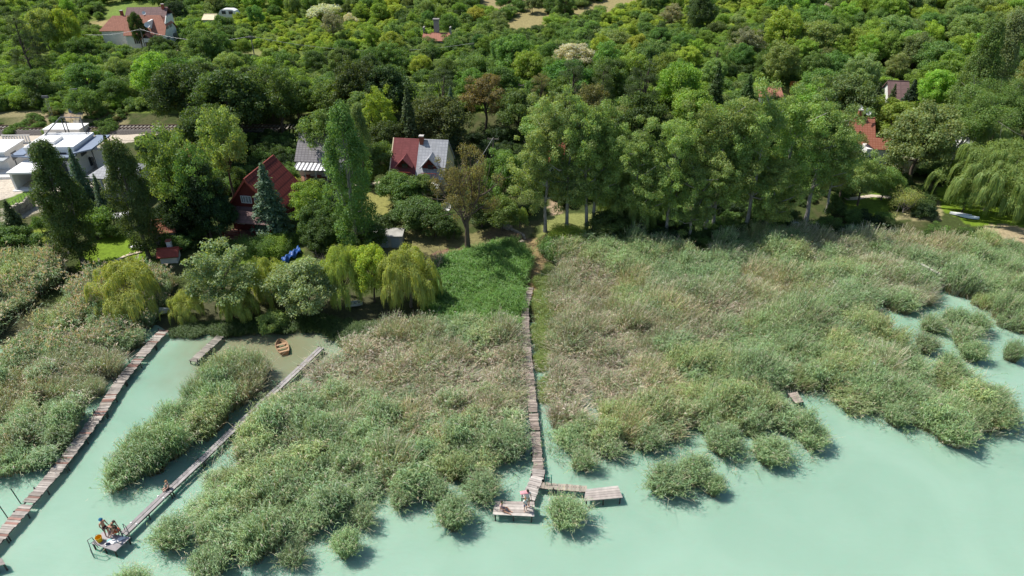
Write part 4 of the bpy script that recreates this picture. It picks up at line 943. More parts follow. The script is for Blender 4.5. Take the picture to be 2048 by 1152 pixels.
# ------------------------------------------------------------------ scrub and undergrowth
SC = proto('scrub', [m for m, _ in LIB['shrub']], None)
SCM = []
for i, (m, _) in enumerate(LIB['shrub']):
    c = m.copy(); c.materials.clear(); SCM.append(c)
scrubc = proto('scrub_bush', SCM, M['leaf_i'])
def scrub(name, x, y, smin, smax, tints, wts, label, cat, seed):
    r = np.random.default_rng(seed); n = len(x); z = ter(x, y); k = r.choice(len(tints), n, p=wts); t = np.array([TINT[q] for q in tints])[k]*(.8+.4*r.random(n))[:, None]
    s = (smin + (smax-smin)*r.random(n)**1.6)
    scatter(name, np.stack([x, y, z-.1], 1), np.stack([r.normal(0, .15, n), r.normal(0, .15, n), r.random(n)*6.28], 1), np.stack([s, s, s*(.7+.4*r.random(n))], 1), r.integers(0, 4, n), t, scrubc, label, cat)
def pxpy(x, y, h=0):
    z = ter(x, y) + h; dep = y*CP - (z-CAM_H)*SP; return 1024 + FOC*x/dep, 576 - FOC*(y*SP + (z-CAM_H)*CP)/dep
def hill_scrub():
    r = np.random.default_rng(77); x = r.uniform(-190, 210, 26000); y = r.uniform(121.5, 262, 26000)
    px, py = pxpy(x, y); keep = (px > -60) & (px < 2110) & (py > -45)
    cov = vnoise(x, y, 6, 81)*.6 + vnoise(x, y, 14, 82)*.4
    thr = np.full(x.shape, .0); 
    for q in OPEN[:1] + OPEN[3:4]: thr = np.where(inpoly(px, py, q), .70, thr)
    for q in (OPEN[4], OPEN[5], OPEN[6], OPEN[7], OPEN[1]): thr = np.where(inpoly(px, py, q), 2, thr)
    for a, b, c, d in HOUSES[:2] + HOUSES[5:8] + HOUSES[12:]: thr = np.where((px > a-4) & (px < c+4) & (py > b) & (py < d+3), 2, thr)
    thr = np.where((px > 125) & (px < 172) & (py > 205), 2, thr)
    keep &= (cov > thr)
    x, y = x[keep], y[keep]; px, py = px[keep], py[keep]
    br = ((px > 470) & (px < 800) & (py < 120)) | ((px > 1200) & (px < 1560) & (py < 70))
    scrub('scrub', x[br], y[br], .22, .75, ['lime', 'bright', 'mid', 'light'], [.55, .27, .05, .13], 'bright yellow green scrub covering the sunny slope of the hill', 'scrub', 1)
    scrub('scrub', x[~br], y[~br], .35, 1.15, ['mid', 'bright', 'dark', 'olive', 'soft'], [.30, .34, .10, .10, .16], 'mixed green scrub between the trees of the hillside', 'scrub', 2)
    x = r.uniform(-115, -68, 420); y = r.uniform(112.6, 121, 420); px, py = pxpy(x, y); k = ~((px > 130) & (px < 170)) & (vnoise(x, y, 3, 4) > .4) & (px > -20)
    scrub('scrub', x[k], y[k], .2, .55, ['olive', 'mid', 'brown'], [.4, .35, .25], 'low weeds on the railway bank', 'weeds', 3)
    # under the trees of the gardens
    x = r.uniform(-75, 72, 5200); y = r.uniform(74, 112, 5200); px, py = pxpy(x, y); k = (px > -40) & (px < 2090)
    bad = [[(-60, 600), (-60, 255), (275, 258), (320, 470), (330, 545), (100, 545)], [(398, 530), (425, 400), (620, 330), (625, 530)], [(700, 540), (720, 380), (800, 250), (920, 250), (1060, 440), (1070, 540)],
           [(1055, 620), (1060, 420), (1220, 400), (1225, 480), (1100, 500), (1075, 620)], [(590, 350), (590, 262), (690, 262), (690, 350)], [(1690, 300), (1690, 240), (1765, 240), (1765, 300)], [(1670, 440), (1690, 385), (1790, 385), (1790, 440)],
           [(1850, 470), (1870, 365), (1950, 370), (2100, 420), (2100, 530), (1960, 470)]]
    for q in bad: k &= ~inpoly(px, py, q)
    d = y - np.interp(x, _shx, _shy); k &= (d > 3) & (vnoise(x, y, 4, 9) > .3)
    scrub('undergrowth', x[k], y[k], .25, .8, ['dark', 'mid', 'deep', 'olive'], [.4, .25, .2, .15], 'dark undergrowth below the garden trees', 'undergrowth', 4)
hill_scrub()
# ------------------------------------------------------------------ buildings
def window(parent, x, y, z, w, h, face='front', name='window', pane='glass', fr='white_paint', shutters=False):
    """frame proud of the wall, its pane a sub-part; face: front (-y), right (+x), left (-x)"""
    f = MB(); g = MB(); t = .07
    def bx(mb, a0, a1, z0, z1, p0, p1):
        if face == 'front': mb.box(x+a0, x+a1, y-p1, y-p0, z0, z1)
        elif face == 'right': mb.box(x+p0, x+p1, y+a0, y+a1, z0, z1)
        else: mb.box(x-p1, x-p0, y+a0, y+a1, z0, z1)
    bx(f, -w/2-t, w/2+t, z-h/2-t, z-h/2, -.05, .06); bx(f, -w/2-t, w/2+t, z+h/2, z+h/2+t, -.05, .06)
    bx(f, -w/2-t, -w/2, z-h/2, z+h/2, -.05, .06); bx(f, w/2, w/2+t, z-h/2, z+h/2, -.05, .06); bx(f, -.03, .03, z-h/2, z+h/2, -.05, .055)
    bx(g, -w/2, -.03, z-h/2, z+h/2, -.04, .02); bx(g, .03, w/2, z-h/2, z+h/2, -.04, .02)
    o = f.build(name, M[fr], parent); g.build('pane', M[pane], o)
    if shutters:
        s = MB(); bx(s, -w/2-t-.4, -w/2-t-.02, z-h/2, z+h/2, .0, .05); s.build('shutter', M['bark'], o); s = MB(); bx(s, w/2+t+.02, w/2+t+.4, z-h/2, z+h/2, .0, .05); s.build('shutter', M['bark'], o)
    return o
def gable_roof(parent, w, d, h0, rise, over, mat, th=.16, axis='x', x0=0, y0=0, name='roof', hip=0.0, mat2=None, trim=None):
    """two slopes meeting at a ridge; axis = direction of the ridge; hip = ridge shortening at each end (half hip when > 0)"""
    mb = MB(); W = w/2+over; D = d/2; k = rise/D; e = h0 - over*k; De = D+over
    def pt(a, b, z): return (x0+a, y0+b, z) if axis == 'x' else (x0+b, y0+a, z)
    for s in (-1, 1):
        mb.slab([pt(-W, s*De, e), pt(W, s*De, e), pt(W-hip, 0, h0+rise), pt(-W+hip, 0, h0+rise)], th)
    if hip:
        for s in (-1, 1): mb.slab([pt(s*W, -De, e), pt(s*W, De, e), pt(s*(W-hip), .01, h0+rise), pt(s*(W-hip), -.01, h0+rise)], th)
    o = mb.build(name, M[mat], parent)
    if trim:
        t = MB()
        for s in (-1, 1):
            for q in (-1, 1): t.slab([pt(s*W, q*De, e+.03), pt(s*(W+.07), q*De, e+.03), pt(s*(W+.07), 0, h0+rise+.03), pt(s*W, 0, h0+rise+.03)], .22)
        t.build('verge', M[trim], o)
    r = MB(); r.box(*( (x0-W+hip, x0+W-hip, y0-.09, y0+.09) if axis == 'x' else (x0-.09, x0+.09, y0-W+hip, y0+W-hip)), h0+rise-.02, h0+rise+.07); r.build('ridge_cap', M[mat], o)
    return o
def gable_walls(parent, w, d, h0, rise, mat, axis='x', x0=0, y0=0, down=1.2, gables=True):
    mb = MB()
    def pt(a, b, z): return (x0+a, y0+b, z) if axis == 'x' else (x0+b, y0+a, z)
    mb.hexa([(x0-(w if axis == 'x' else d)/2, y0-(d if axis == 'x' else w)/2, -down), (x0+(w if axis == 'x' else d)/2, y0-(d if axis == 'x' else w)/2, -down), (x0+(w if axis == 'x' else d)/2, y0+(d if axis == 'x' else w)/2, -down), (x0-(w if axis == 'x' else d)/2, y0+(d if axis == 'x' else w)/2, -down),
             (x0-(w if axis == 'x' else d)/2, y0-(d if axis == 'x' else w)/2, h0-.05), (x0+(w if axis == 'x' else d)/2, y0-(d if axis == 'x' else w)/2, h0-.05), (x0+(w if axis == 'x' else d)/2, y0+(d if axis == 'x' else w)/2, h0-.05), (x0-(w if axis == 'x' else d)/2, y0+(d if axis == 'x' else w)/2, h0-.05)])
    if gables:
        for s in (-1, 1):
            a = s*(w/2-.004); b = s*(w/2-.22)
            tri = [(-d/2+.1, h0-.05), (d/2-.1, h0-.05), (0, h0+rise-.22)]
            A = [pt(a, q, z) for q, z in tri]; B = [pt(b, q, z) for q, z in tri]
            mb.poly(A); mb.poly(B[::-1]); mb.poly([A[0], A[2], B[2], B[0]]); mb.poly([A[2], A[1], B[1], B[2]])
    return mb.build('wall', M[mat], parent)
def chimney(parent, x, y, z0, z1, w, t=(.30, .10, .06), cap=(.5, .48, .45), roof=None):
    mb = MB(); mb.box(x-w/2, x+w/2, y-w/2, y+w/2, z0, z1, 0, t); mb.box(x-w/2-.06, x+w/2+.06, y-w/2-.06, y+w/2+.06, z1, z1+.12, 0, cap)
    return mb.build('chimney', M['matte'], roof or parent)
def dish(parent, x, y, z, r=.5, az=-1.2):
    """satellite dish: shallow bowl on a bent arm"""
    bm = bmesh.new(); rings = []
    for i in range(5):
        q = r*i/4; zz = .25*(q/r)**2*r
        rings.append([bm.verts.new((q*math.cos(a*math.pi/8), q*math.sin(a*math.pi/8), zz)) for a in range(16)] if i else [bm.verts.new((0, 0, 0))])
    for a in range(16): bm.faces.new((rings[0][0], rings[1][a], rings[1][(a+1) % 16]))
    for i in range(1, 4):
        for a in range(16): bm.faces.new((rings[i][a], rings[i+1][a], rings[i+1][(a+1) % 16], rings[i][(a+1) % 16]))
    bmesh.ops.rotate(bm, verts=bm.verts, matrix=Matrix.Rotation(RAD(62), 3, 'X')); bmesh.ops.rotate(bm, verts=bm.verts, matrix=Matrix.Rotation(az+1.57, 3, 'Z'))
    bmesh.ops.translate(bm, verts=bm.verts, vec=(x, y, z))
    me = bpy.data.meshes.new('dish'); bm.to_mesh(me); bm.free(); me.materials.append(M['white_paint']); o = link('satellite_dish', me, parent)
    s = o.modifiers.new('solid', 'SOLIDIFY'); s.thickness = .03
    m = MB(); m.cyl((x, y+.02, z), (x, y+.12, z-.9), .03); m.build('dish_arm', M['metal'], o); return o

M['red_wood'] = surf('dark_red_timber', (.17, .035, .028), .8, 3, .3, stretch=(1, 1, 8))
def red_house():
    x, y, z = P(490, 362, 7.1)
    t = thing('timber_house', (x, y, z), RAD(-9), 'dark red timber gabled house with red corrugated roof behind the blue spruce', 'house')
    w, L, h0, rise = 6.3, 7.2, 3.5, 3.9
    def shift(o): o.location.y += 0; return o
    yc = L/2 + .3
    gable_walls(t, L, w, h0, rise, 'red_wood', 'y', 0, yc)
    rf = gable_roof(t, L, w, h0, rise, .45, 'tile_red', axis='y', y0=yc, trim='paint_red')
    for xx, ww in ((-.95, .5), (-.25, .7), (.85, .5)): window(t, xx, .3, 4.45, ww, .85, name='window', pane='curtain')
    p = MB(); p.slab([(-3.6, -2.3, 2.45), (3.5, -2.3, 2.45), (3.3, .28, 3.45), (-3.1, .28, 3.45)], .12); p.build('porch_roof', M['tile_brown'], t)
    q = MB(); q.box(-3.4, 3.3, -2.2, .26, -.9, .12); q.build('porch_floor', M['brick_floor'], t)
    for xx in (-3.3, -1.1, 1.1, 3.2): c = MB(); c.box(xx-.07, xx+.07, -2.15, -2.01, .12, 2.4); c.build('porch_post', M['red_wood'], t)
    r = MB()
    for zz in (.45, .95): r.box(-3.2, -1.2, -2.11, -2.05, zz, zz+.06); r.box(1.2, 3.1, -2.11, -2.05, zz, zz+.06)
    for i in range(12): r.box(-3.15+i*.17, -3.11+i*.17, -2.10, -2.06, .12, .95); r.box(1.25+i*.16, 1.29+i*.16, -2.10, -2.06, .12, .95)
    r.build('porch_railing', M['red_wood'], t)
    s = MB()
    for i in range(5): s.box(-.95, .95, -2.2-.32*(i+1), -2.2-.32*i, -1.0, .12-.2*(i+1)+.15)
    s.build('front_steps', M['brick_floor'], t)
    window(t, -2.1, .3, 1.6, 1.1, 1.2, pane='glass'); window(t, 2.1, .3, 1.6, 1.1, 1.2)
    d = MB(); d.box(-.5, .5, .2, .27, .12, 2.2); d.build('door', M['bark'], t)
M['paint_red'] = surf('red_roof_trim', (.36, .08, .055), .7, 3, .2)
M['curtain'] = surf('curtained_glass', (.30, .34, .36), .2, 5, .35, spec=.6)
M['brick_floor'] = surf('worn_brick', (.25, .13, .09), .9, 3, .35)
red_house()
def double_house():
    x, y, z = P(780, 352, 2.7); dep = project(x, y, z+2.7)[2]; W = 108*dep/FOC
    t = thing('double_house', (x, y, z), RAD(-7), 'double house with half burgundy and half pale slate roof and two dormers', 'house')
    rise, D = 3.9, 7.4
    gable_walls(t, W, D, 2.9, rise, 'cream', 'x', W/2, D/2+.35)
    yc = D/2+.35; k = rise/(D/2); ov = .35
    for nm, a, b, mt in (('burgundy_roof', -.15, W*.47, 'tile_burg'), ('slate_roof', W*.47+.004, W+.15, 'tile_pale')):
        mb = MB()
        for s in (-1, 1): mb.slab([(a, yc+s*(D/2+ov), 2.9-ov*k), (b, yc+s*(D/2+ov), 2.9-ov*k), (b, yc, 2.9+rise), (a, yc, 2.9+rise)], .16)
        o = mb.build('roof', M[mt], t); o['label'] = 'dark burgundy shingle half of the roof' if a < 0 else 'pale grey slate half of the roof'
        cx = (a+b)/2 + (.25 if a < 0 else .0); hw = 1.0 if a < 0 else 1.15; zf = 3.15; yf = .55; zr = 5.2 if a < 0 else 5.5
        yr = yc - (2.9+rise-zr)/k
        d = MB()
        for s in (-1, 1): d.slab([(cx+s*(hw+.25), yf-.3, 3.9), (cx, yf-.3, zr), (cx, yr+.2, zr), (cx+s*(hw+.25), yc-(2.9+rise-3.9)/k+.15, 3.9)], .10)
        dd = d.build('dormer', M[mt], t); w_ = MB(); w_.poly([(cx-hw, yf+.5, zf), (cx+hw, yf+.5, zf), (cx+hw, yf+.5, 4.1), (cx, yf+.5, zr-.15), (cx-hw, yf+.5, 4.1)]); w_.build('dormer_front', M['red_wood'], dd)
        g = MB(); g.box(cx-.4, cx+.4, yf+.42, yf+.49, zf+.05, 4.2); g.build('dormer_door', M['glass'], dd)
        r = MB(); r.box(cx-hw, cx+hw, -.02, .04, 3.3, 3.38)
        for i in range(9): r.box(cx-hw+i*hw/4-.02, cx-hw+i*hw/4+.02, -.01, .03, 2.6, 3.3)
        r.box(cx-hw-.1, cx+hw+.1, -.1, .8, 2.5, 2.6); r.build('balcony', M['paint_red'], t)
    v = MB(); v.slab([(-.27, yc-D/2-ov, 2.93-ov*k), (-.14, yc-D/2-ov, 2.93-ov*k), (-.14, yc, 2.93+rise), (-.27, yc, 2.93+rise)], .25); v.slab([(-.27, yc+D/2+ov, 2.93-ov*k), (-.14, yc+D/2+ov, 2.93-ov*k), (-.14, yc, 2.93+rise), (-.27, yc, 2.93+rise)], .25); v.build('verge', M['cream'], t)
    chimney(t, W*.52, yc-.35, 5.0, 7.3, .55)
    for xx in (.9, 2.4): window(t, xx, .35, 1.3, .8, 1.1)
    b = MB(); b.slab([(W*.62, -2.2, 1.9), (W*.95, -2.2, 1.9), (W*.95, .3, 2.2), (W*.62, .3, 2.2)], .08); b.build('awning', M['white_paint'], t)
    for xx in (W*.63, W*.94): c = MB(); c.box(xx-.05, xx+.05, -2.15, -2.05, -1, 1.85); c.build('awning_post', M['white_paint'], t)
double_house()
def grey_house():
    x, y, z = P(593, 321, 2.6); W = 112*project(x, y, z+2.6)[2]/FOC
    t = thing('grey_roof_house', (x, y, z), RAD(-4), 'small white house with grey tiled roof and striped veranda roof', 'house')
    D = 6.4; gable_walls(t, W, D, 2.75, 2.7, 'white', 'x', W/2, D/2+.3); gable_roof(t, W, D, 2.75, 2.7, .35, 'tile_grey', axis='x', x0=W/2, y0=D/2+.3)
    v = MB(); 
    for i in range(16):
        a = .0 + i*.3; 
        if a > W*.62: break
        v.slab([(a, -2.1, 2.0), (a+.3, -2.1, 2.0), (a+.3, -.04, 2.34), (a, -.04, 2.34)], .07, 0, (.95, .95, .95) if i % 2 else (.18, .18, .20))
    v.build('veranda_roof', M['paint'], t)
    for xx in (.1, 1.7, 3.3, 4.9): c = MB(); c.box(xx-.05, xx+.05, -2.0, -1.9, -1, 2.0); c.build('veranda_post', M['white_paint'], t)
    f = MB(); f.box(-.1, 5.2, -2.2, .28, -1, .08); f.build('veranda_floor', M['brick_floor'], t)
    for xx in (1.2, 3.6): window(t, xx, .3, 1.35, 1.0, 1.1)
    for i, xx in enumerate((1.6, 3.2)):
        q = MB(); q.box(-.4, .4, -.4, .4, .68, .74, 0, (.35, .10, .07))
        for s in (-.33, .33):
            for u in (-.33, .33): q.box(s-.03, s+.03, u-.03, u+.03, 0, .68, 0, (.3, .09, .06))
        o = q.build('garden_table', M['paint']); o.location = (x+xx, y-1.25-xx*.07, z+.09); o.rotation_euler = (0, 0, RAD(-4))
        props(o, ['left red table under the striped veranda roof', 'right red table under the striped veranda roof'][i], 'table')
grey_house()
def villa():
    x, y, z = P(166, 352)
    t = thing('white_villa', (x, y, z), RAD(2), 'white modern flat roofed villa with dark roof canopies behind the left poplar', 'house')
    W, D, H = 6.9, 6.0, 4.2
    m = MB(); m.box(-W, 0, 0, D, -1.5, H-.05); m.build('wall', M['white'], t)
    r = MB(); r.box(-W-.1, .1, -.1, D+.1, H-.05, H+.1); r.box(-W-.1, .1, -.1, .1, H+.1, H+.35); r.box(-W-.1, .1, D-.1, D+.1, H+.1, H+.35); r.box(-W-.1, -W+.1, .1, D-.1, H+.1, H+.35); r.box(-.1, .1, .1, D-.1, H+.1, H+.35)
    r.build('flat_roof', M['white_roof'], t)
    u = MB(); u.box(-W+.6, -W+3.4, 1.6, 4.2, H+.1, H+.55); u.build('stair_head', M['white_roof'], t)
    c = MB(); c.slab([(.1, -.9, H-.35), (2.2, .6, H-.25), (2.2, D+.6, H-.25), (.1, D+.6, H-.25)], .18, 0, (.22, .27, .36)); c.build('canopy', M['paint'], t)
    c = MB(); c.slab([(-W-1.9, -.6, H-.75), (-W*.35, -1.5, H-.75), (.3, -1.3, H-.75), (.3, -.12, H-.75), (-W-.2, -.12, H-.75), (-W-1.9, 2.0, H-.75)][:4], .16, 0, (.20, .25, .34)); c.build('canopy', M['paint'], t)
    c = MB(); c.slab([(-W-1.9, -.6, H-.6), (-W-.12, -.6, H-.6), (-W-.12, 3.5, H-.6), (-W-1.9, 3.5, H-.6)], .16, 0, (.20, .25, .34)); c.build('canopy', M['paint'], t)
    for xx, yy in ((-W-1.7, -.4), (2.0, .8), (2.0, D+.3)):
        p = MB(); p.box(xx-.06, xx+.06, yy-.06, yy+.06, -1, H-.4); p.build('canopy_post', M['metal'], t)
    window(t, 0, 2.0, 3.1, 1.3, 1.0, 'right', fr='metal'); window(t, 0, 3.0, 1.1, .5, 1.2, 'right', fr='metal'); window(t, -2.2, 0, 3.0, 1.8, 1.2, 'front', fr='metal'); window(t, -5.4, 0, 3.0, 1.2, 1.2, 'front', fr='metal'); window(t, -3, 0, 1.2, 2.2, 1.8, 'front', fr='metal')
    b = MB(); b.box(.004, 2.6, D-3.2, D+.3, 1.9, 2.1); b.box(2.5, 2.6, D-3.2, D+.3, 2.1, 3.0); b.box(.004, 2.5, D-3.2, D-3.1, 2.1, 3.0); b.box(.6, 2.5, D-3.0, D+.2, -1.2, 1.9); b.build('balcony', M['white'], t)
    g = MB()
    A = [(-W+.2, D-.8, H+.3), (-W+2.2, D+1.2, H+2.4), (-1.8, D+1.2, H+2.3), (-.6, D-.6, H+.3)]
    for p, q in zip(A[:-1], A[1:]): g.cyl(p, q, .09, 6)
    for xx in (-W+2.2, -4.2, -1.8): g.cyl((xx, D+1.2, -1), (xx, D+1.2, H+2.35), .08, 6)
    g.build('roof_frame', M['metal'], t)
    x, y, z = P(31, 380)
    t = thing('white_garage', (x, y, z), RAD(2), 'low white open garage in front of the white villa', 'garage')
    w = MB(); w.box(0, .3, 0, 4.5, -.8, 2.5); w.box(3.3, 3.6, 0, 4.5, -.8, 2.5); w.box(.3, 3.3, 4.2, 4.5, -.8, 2.5); w.build('wall', M['white'], t)
    r = MB(); r.box(-.15, 3.75, -.3, 4.65, 2.5, 2.75); r.build('flat_roof', M['white_roof'], t)
    f = MB(); f.box(-.1, 5.2, -.5, 4.6, -.5, .06); f.build('floor_slab', M['white'], t)
    x, y, z = P(92, 275); t = thing('white_outbuilding', (x, y, z), 0, 'long low white outbuilding behind the roof of the white villa', 'outbuilding')
    w = MB(); w.box(0, 6.0, 0, 3, -.5, 1.3); w.build('wall', M['white'], t); r = MB(); r.box(-.1, 6.1, -.1, 3.1, 1.3, 1.45); r.build('flat_roof', M['white_roof'], t); window(t, 2.5, 0, .7, 1, .5)
    # the neighbour cut by the left edge
    x, y, z = P(14, 342); t = thing('flat_roofed_house', (x, y, z), RAD(3), 'white flat roofed house with grey roofs cut by the left edge', 'house')
    w = MB(); w.box(-8, .6, 0, 5, -1.5, 2.9); w.build('wall', M['white'], t)
    r = MB(); r.box(-8.2, .9, -.3, 5.2, 2.9, 3.1); r.build('flat_roof', M['white_roof'], t); c = MB(); c.slab([(-8, -1.8, 2.3), (1.3, -1.8, 2.3), (1.3, -.02, 2.3), (-8, -.02, 2.3)], .2, 0, (.45, .48, .5)); c.build('canopy', M['paint'], t)
    d = MB(); d.box(-8, 2.6, -3.2, -.05, -1.5, .35, 0, (.75, .75, .74)); d.build('terrace', M['paint'], t); window(t, -2, 0, 1.4, 2.0, 1.2, 'front', fr='metal'); window(t, .6, 2, 1.7, 1.2, 1.0, 'right', fr='metal')
    # white garden fence of upright panels
    a = Vector(P(8, 288)); b = Vector(P(64, 287)); t = thing('panel_fence', a, math.atan2(b.y-a.y, b.x-a.x), 'white fence of upright panels left of the villa', 'fence')
    L = (b-a).length; w = MB(); w.box(0, L, .06, .16, -.4, .35); w.box(0, L, .04, .18, 1.35, 1.5); w.build('fence_rail', M['white'], t)
    pn = MB(); n = int(L/.42)
    for i in range(n): pn.box(i*L/n+.03, i*L/n+.30, .08, .14, .35, 1.35, 0, (.7, .71, .72))
    pn.build('fence_panels', M['paint'], t)
M['white_roof'] = surf('white_roofing', (.86, .86, .85), .7, 1.0, .07)
villa()
def pavilion():
    x, y, z = P(168, 356, 3.9)
    t = thing('garden_pavilion', (x, y, z), RAD(-6), 'small pavilion with pale grey hipped roof on white posts between the columnar poplars', 'pavilion')
    mb = MB(); W, D = 6.0, 5.5; e = 3.9
    c = (W/2, D/2, e+1.5)
    for a, b in (((0, 0), (W, 0)), ((W, 0), (W, D)), ((W, D), (0, D)), ((0, D), (0, 0))): mb.slab([(*a, e), (*b, e), (c[0]+.01, c[1]+.01, c[2]), (c[0]-.01, c[1]-.01, c[2])], .12)
    mb.build('roof', M['tile_pale'], t)
    w = MB(); w.box(2.4, W-.3, 1.2, D-.3, -1.2, e-.1); w.build('wall', M['white'], t); window(t, 3.6, 1.2, 2.6, 1.8, 1.6)
    f = MB(); f.box(-.2, W, -.2, D, 1.25, 1.45); f.build('deck', M['concrete'], t)
    r = MB(); r.box(-.15, W, -.15, -.08, 2.2, 2.28); r.box(-.15, -.08, -.08, D, 2.2, 2.28)
    for i in range(20): r.box(-.13+i*.3, -.10+i*.3, -.13, -.10, 1.45, 2.2)
    r.build('railing', M['metal'], t)
    for xx, yy in ((.15, .15), (2.2, .15), (5.8, .15), (.15, 5.3)): p = MB(); p.box(xx-.1, xx+.1, yy-.1, yy+.1, -1.2, e-.12); p.build('post', M['white_paint'], t)
pavilion()
def farmhouse():
    x, y, z = P(328, 68, 2.9)
    t = thing('hipped_roof_farmhouse', (x, y, z), RAD(4), 'large white farmhouse with terracotta half hipped roofs on the hillside', 'house')
    t.scale = (.8, .8, .8); W, D = 10.5, 9.5
    gable_walls(t, W, D, 3.8, 4.0, 'white', 'x', -W/2, D/2)
    mb = MB(); k = 4.3/(D/2+.5); e = 3.45; hz = 5.2
    for s in (-1, 1):
        yy = D/2 + s*(D/2+.5); ym = D/2 + s*(D/2+.5)*(1-(hz-e)/4.3)
        mb.slab([(-W-.4, yy, e), (.4, yy, e), (-1.6, D/2, e+4.3), (-W-.4, D/2, e+4.3)], .16)
        mb.slab([(.4, yy, e), (.4, ym, hz), (-1.6, D/2, e+4.3), (-1.58, D/2+s*.02, e+4.29)], .15)
    ym = (D/2+.5)*(1-(hz-e)/4.3); mb.slab([(.42, D/2-ym, hz), (.42, D/2+ym, hz), (-1.6, D/2+.01, e+4.32), (-1.6, D/2-.01, e+4.32)], .15)
    rf = mb.build('roof', M['tile_terra'], t)
    for yy in (D/2-1.3, D/2+1.3): window(t, 0, yy, 4.9, .8, 1.2, 'right', shutters=True)
    window(t, 0, D/2-2.6, 1.7, .9, 1.4, 'right', shutters=True); window(t, 0, D/2+2.4, 1.7, .9, 1.4, 'right', shutters=True); window(t, -2, 0, 1.8, 1, 1.3, shutters=True); window(t, -7.5, 0, 1.8, 1, 1.3, shutters=True)
    # front porch gable
    pw = MB(); pw.box(-5.6, -3.2, -1.8, -.004, -1, 2.9); pw.build('porch_wall', M['white'], t)
    pr = MB()
    for s in (-1, 1): pr.slab([(-4.4+s*1.6, -2.1, 2.6), (-4.4, -2.1, 4.2), (-4.4, 1.4, 4.2), (-4.4+s*1.6, .4, 2.6)], .12)
    pr.build('porch_roof', M['tile_terra'], t)
    d = MB(); d.box(-4.9, -3.9, -1.87, -1.8, -.5, 1.9); d.build('door', M['bark'], t)
    # raised cross roof and the lower wing set back at the left
    v = MB(); v.box(-3.9, -3.4, .6, D/2-.3, 5.0, 6.9); v.build('fire_wall', M['white'], t)
    w2 = MB(); w2.box(-W-7.5, -W+.1, 3.0, 10.5, -1, 4.2); w2.build('wing_wall', M['white'], t)
    r2 = MB(); a, b, c0, c1 = -W-8.0, -W+.3, 2.6, 10.9
    r2.slab([(a, c0, 4.1), (b, c0, 4.1), (b, 6.7, 7.4), (a+3, 6.7, 7.4)], .15); r2.slab([(a, c1, 4.1), (b, c1, 4.1), (b, 6.7, 7.4), (a+3, 6.7, 7.4)], .15); r2.slab([(a, c0, 4.1), (a, c1, 4.1), (a+3, 6.71, 7.4), (a+3, 6.69, 7.4)], .14)
    r2.build('wing_roof', M['tile_terra'], t)
    r3 = MB(); r3.slab([(-W-3, 9, 6.2), (-2, 9, 6.2), (-2, 12.5, 8.6), (-W-3, 12.5, 8.6)], .15); r3.slab([(-W-3, 16, 6.2), (-2, 16, 6.2), (-2, 12.5, 8.6), (-W-3, 12.5, 8.6)], .15); r3.build('rear_roof', M['tile_brown'], t)
    w3 = MB(); w3.box(-W-2.6, -2.4, 9.4, 15.6, -1, 6.3); w3.build('rear_wall', M['white'], t)
    chimney(t, -W-2.5, 7.2, 6.5, 8.6, .7, roof=rf); chimney(t, -3.2, 12, 7.5, 9.4, .7, roof=rf)
    dish(t, -4.0, .3, 6.0, .75); dish(t, -6.0, D/2+.2, 8.3, .5)
farmhouse()
def small_gable(name, px, py, h, wpx, D, rise, rz, wall, roof, label, cat='house', axis='x', win=True):
    """house whose front left eave corner (h metres up) shows at (px, py) and whose front is wpx pixels wide"""
    x, y, z = P(px, py, h); W = wpx*project(x, y, z+h)[2]/FOC
    t = thing(name, (x, y, z), RAD(rz), label, cat)
    if axis == 'x': gable_walls(t, W, D, h+.15, rise, wall, 'x', W/2, D/2+.3); gable_roof(t, W, D, h+.15, rise, .3, roof, axis='x', x0=W/2, y0=D/2+.3)
    else: gable_walls(t, D, W, h+.15, rise, wall, 'y', W/2, D/2+.3); gable_roof(t, D, W, h+.15, rise, .3, roof, axis='y', x0=W/2, y0=D/2+.3)
    if win: window(t, W*.5, .3, h*.5, .8, .9)
    return t, W
t, W = small_gable('red_roof_cottage', 1704, 287, 3.2, 42, 6.0, 2.9, -8, 'white', 'tile_orange', 'white cottage with orange red roof right of the poplar group')
sg = MB()
for s in (-1, 1): sg.slab([(W*.8, -.9+s*1.5, 3.3), (W+2.0, -.9+s*1.5, 3.3), (W+2.0, -.9, 4.6), (W*.2, -.9, 4.6)], .12)
sg.build('front_gable_roof', M['tile_orange'], t); g = MB(); g.box(W*.5, W+1.75, -2.2, .28, -1, 3.25); g.poly([(W+1.76, -2.2, 3.25), (W+1.76, .4, 3.25), (W+1.76, -.9, 4.45)]); g.build('front_wing', M['white'], t); window(t, W+1.75, -.9, 2.2, .8, 1.0, 'right'); window(t, W*.8, -2.2, 1.6, 1.2, 1.0)
chimney(t, W*.35, 3.2, 5.5, 7.4, .55, t=(.35, .13, .09)); dish(t, W*.35+.9, 2.8, 7.3, .55); dish(t, W*.35-.2, 3.0, 7.9, .25)
t, W = small_gable('brown_roof_house', 1781, 202, 2.8, 34, 6, 2.5, -10, 'white', 'tile_brown', 'house with faded brown roof among dark spruces on the right')
small_gable('terracotta_roof_house', 1522, 194, 2.0, 42, 5, .9, -3, 'white', 'tile_terra', 'low house showing a thin terracotta roof strip above the poplar group')
small_gable('white_shed', 1912, 296, 2.4, 34, 4.5, .9, -20, 'white', 'white_roof', 'small white roofed shed behind the huge weeping willow', 'shed')
small_gable('slate_roof_cottage', 1228, 291, 2.8, 42, 6, 2.2, -6, 'white', 'tile_pale', 'pale grey roof glimpsed through the gap of the poplar group', 'cottage')
small_gable('crimson_roof_cabin', 1092, 326, 2.6, 30, 4.5, 2.0, -12, 'white', 'paint_red', 'small crimson roof glimpsed behind the left poplars', 'cabin')
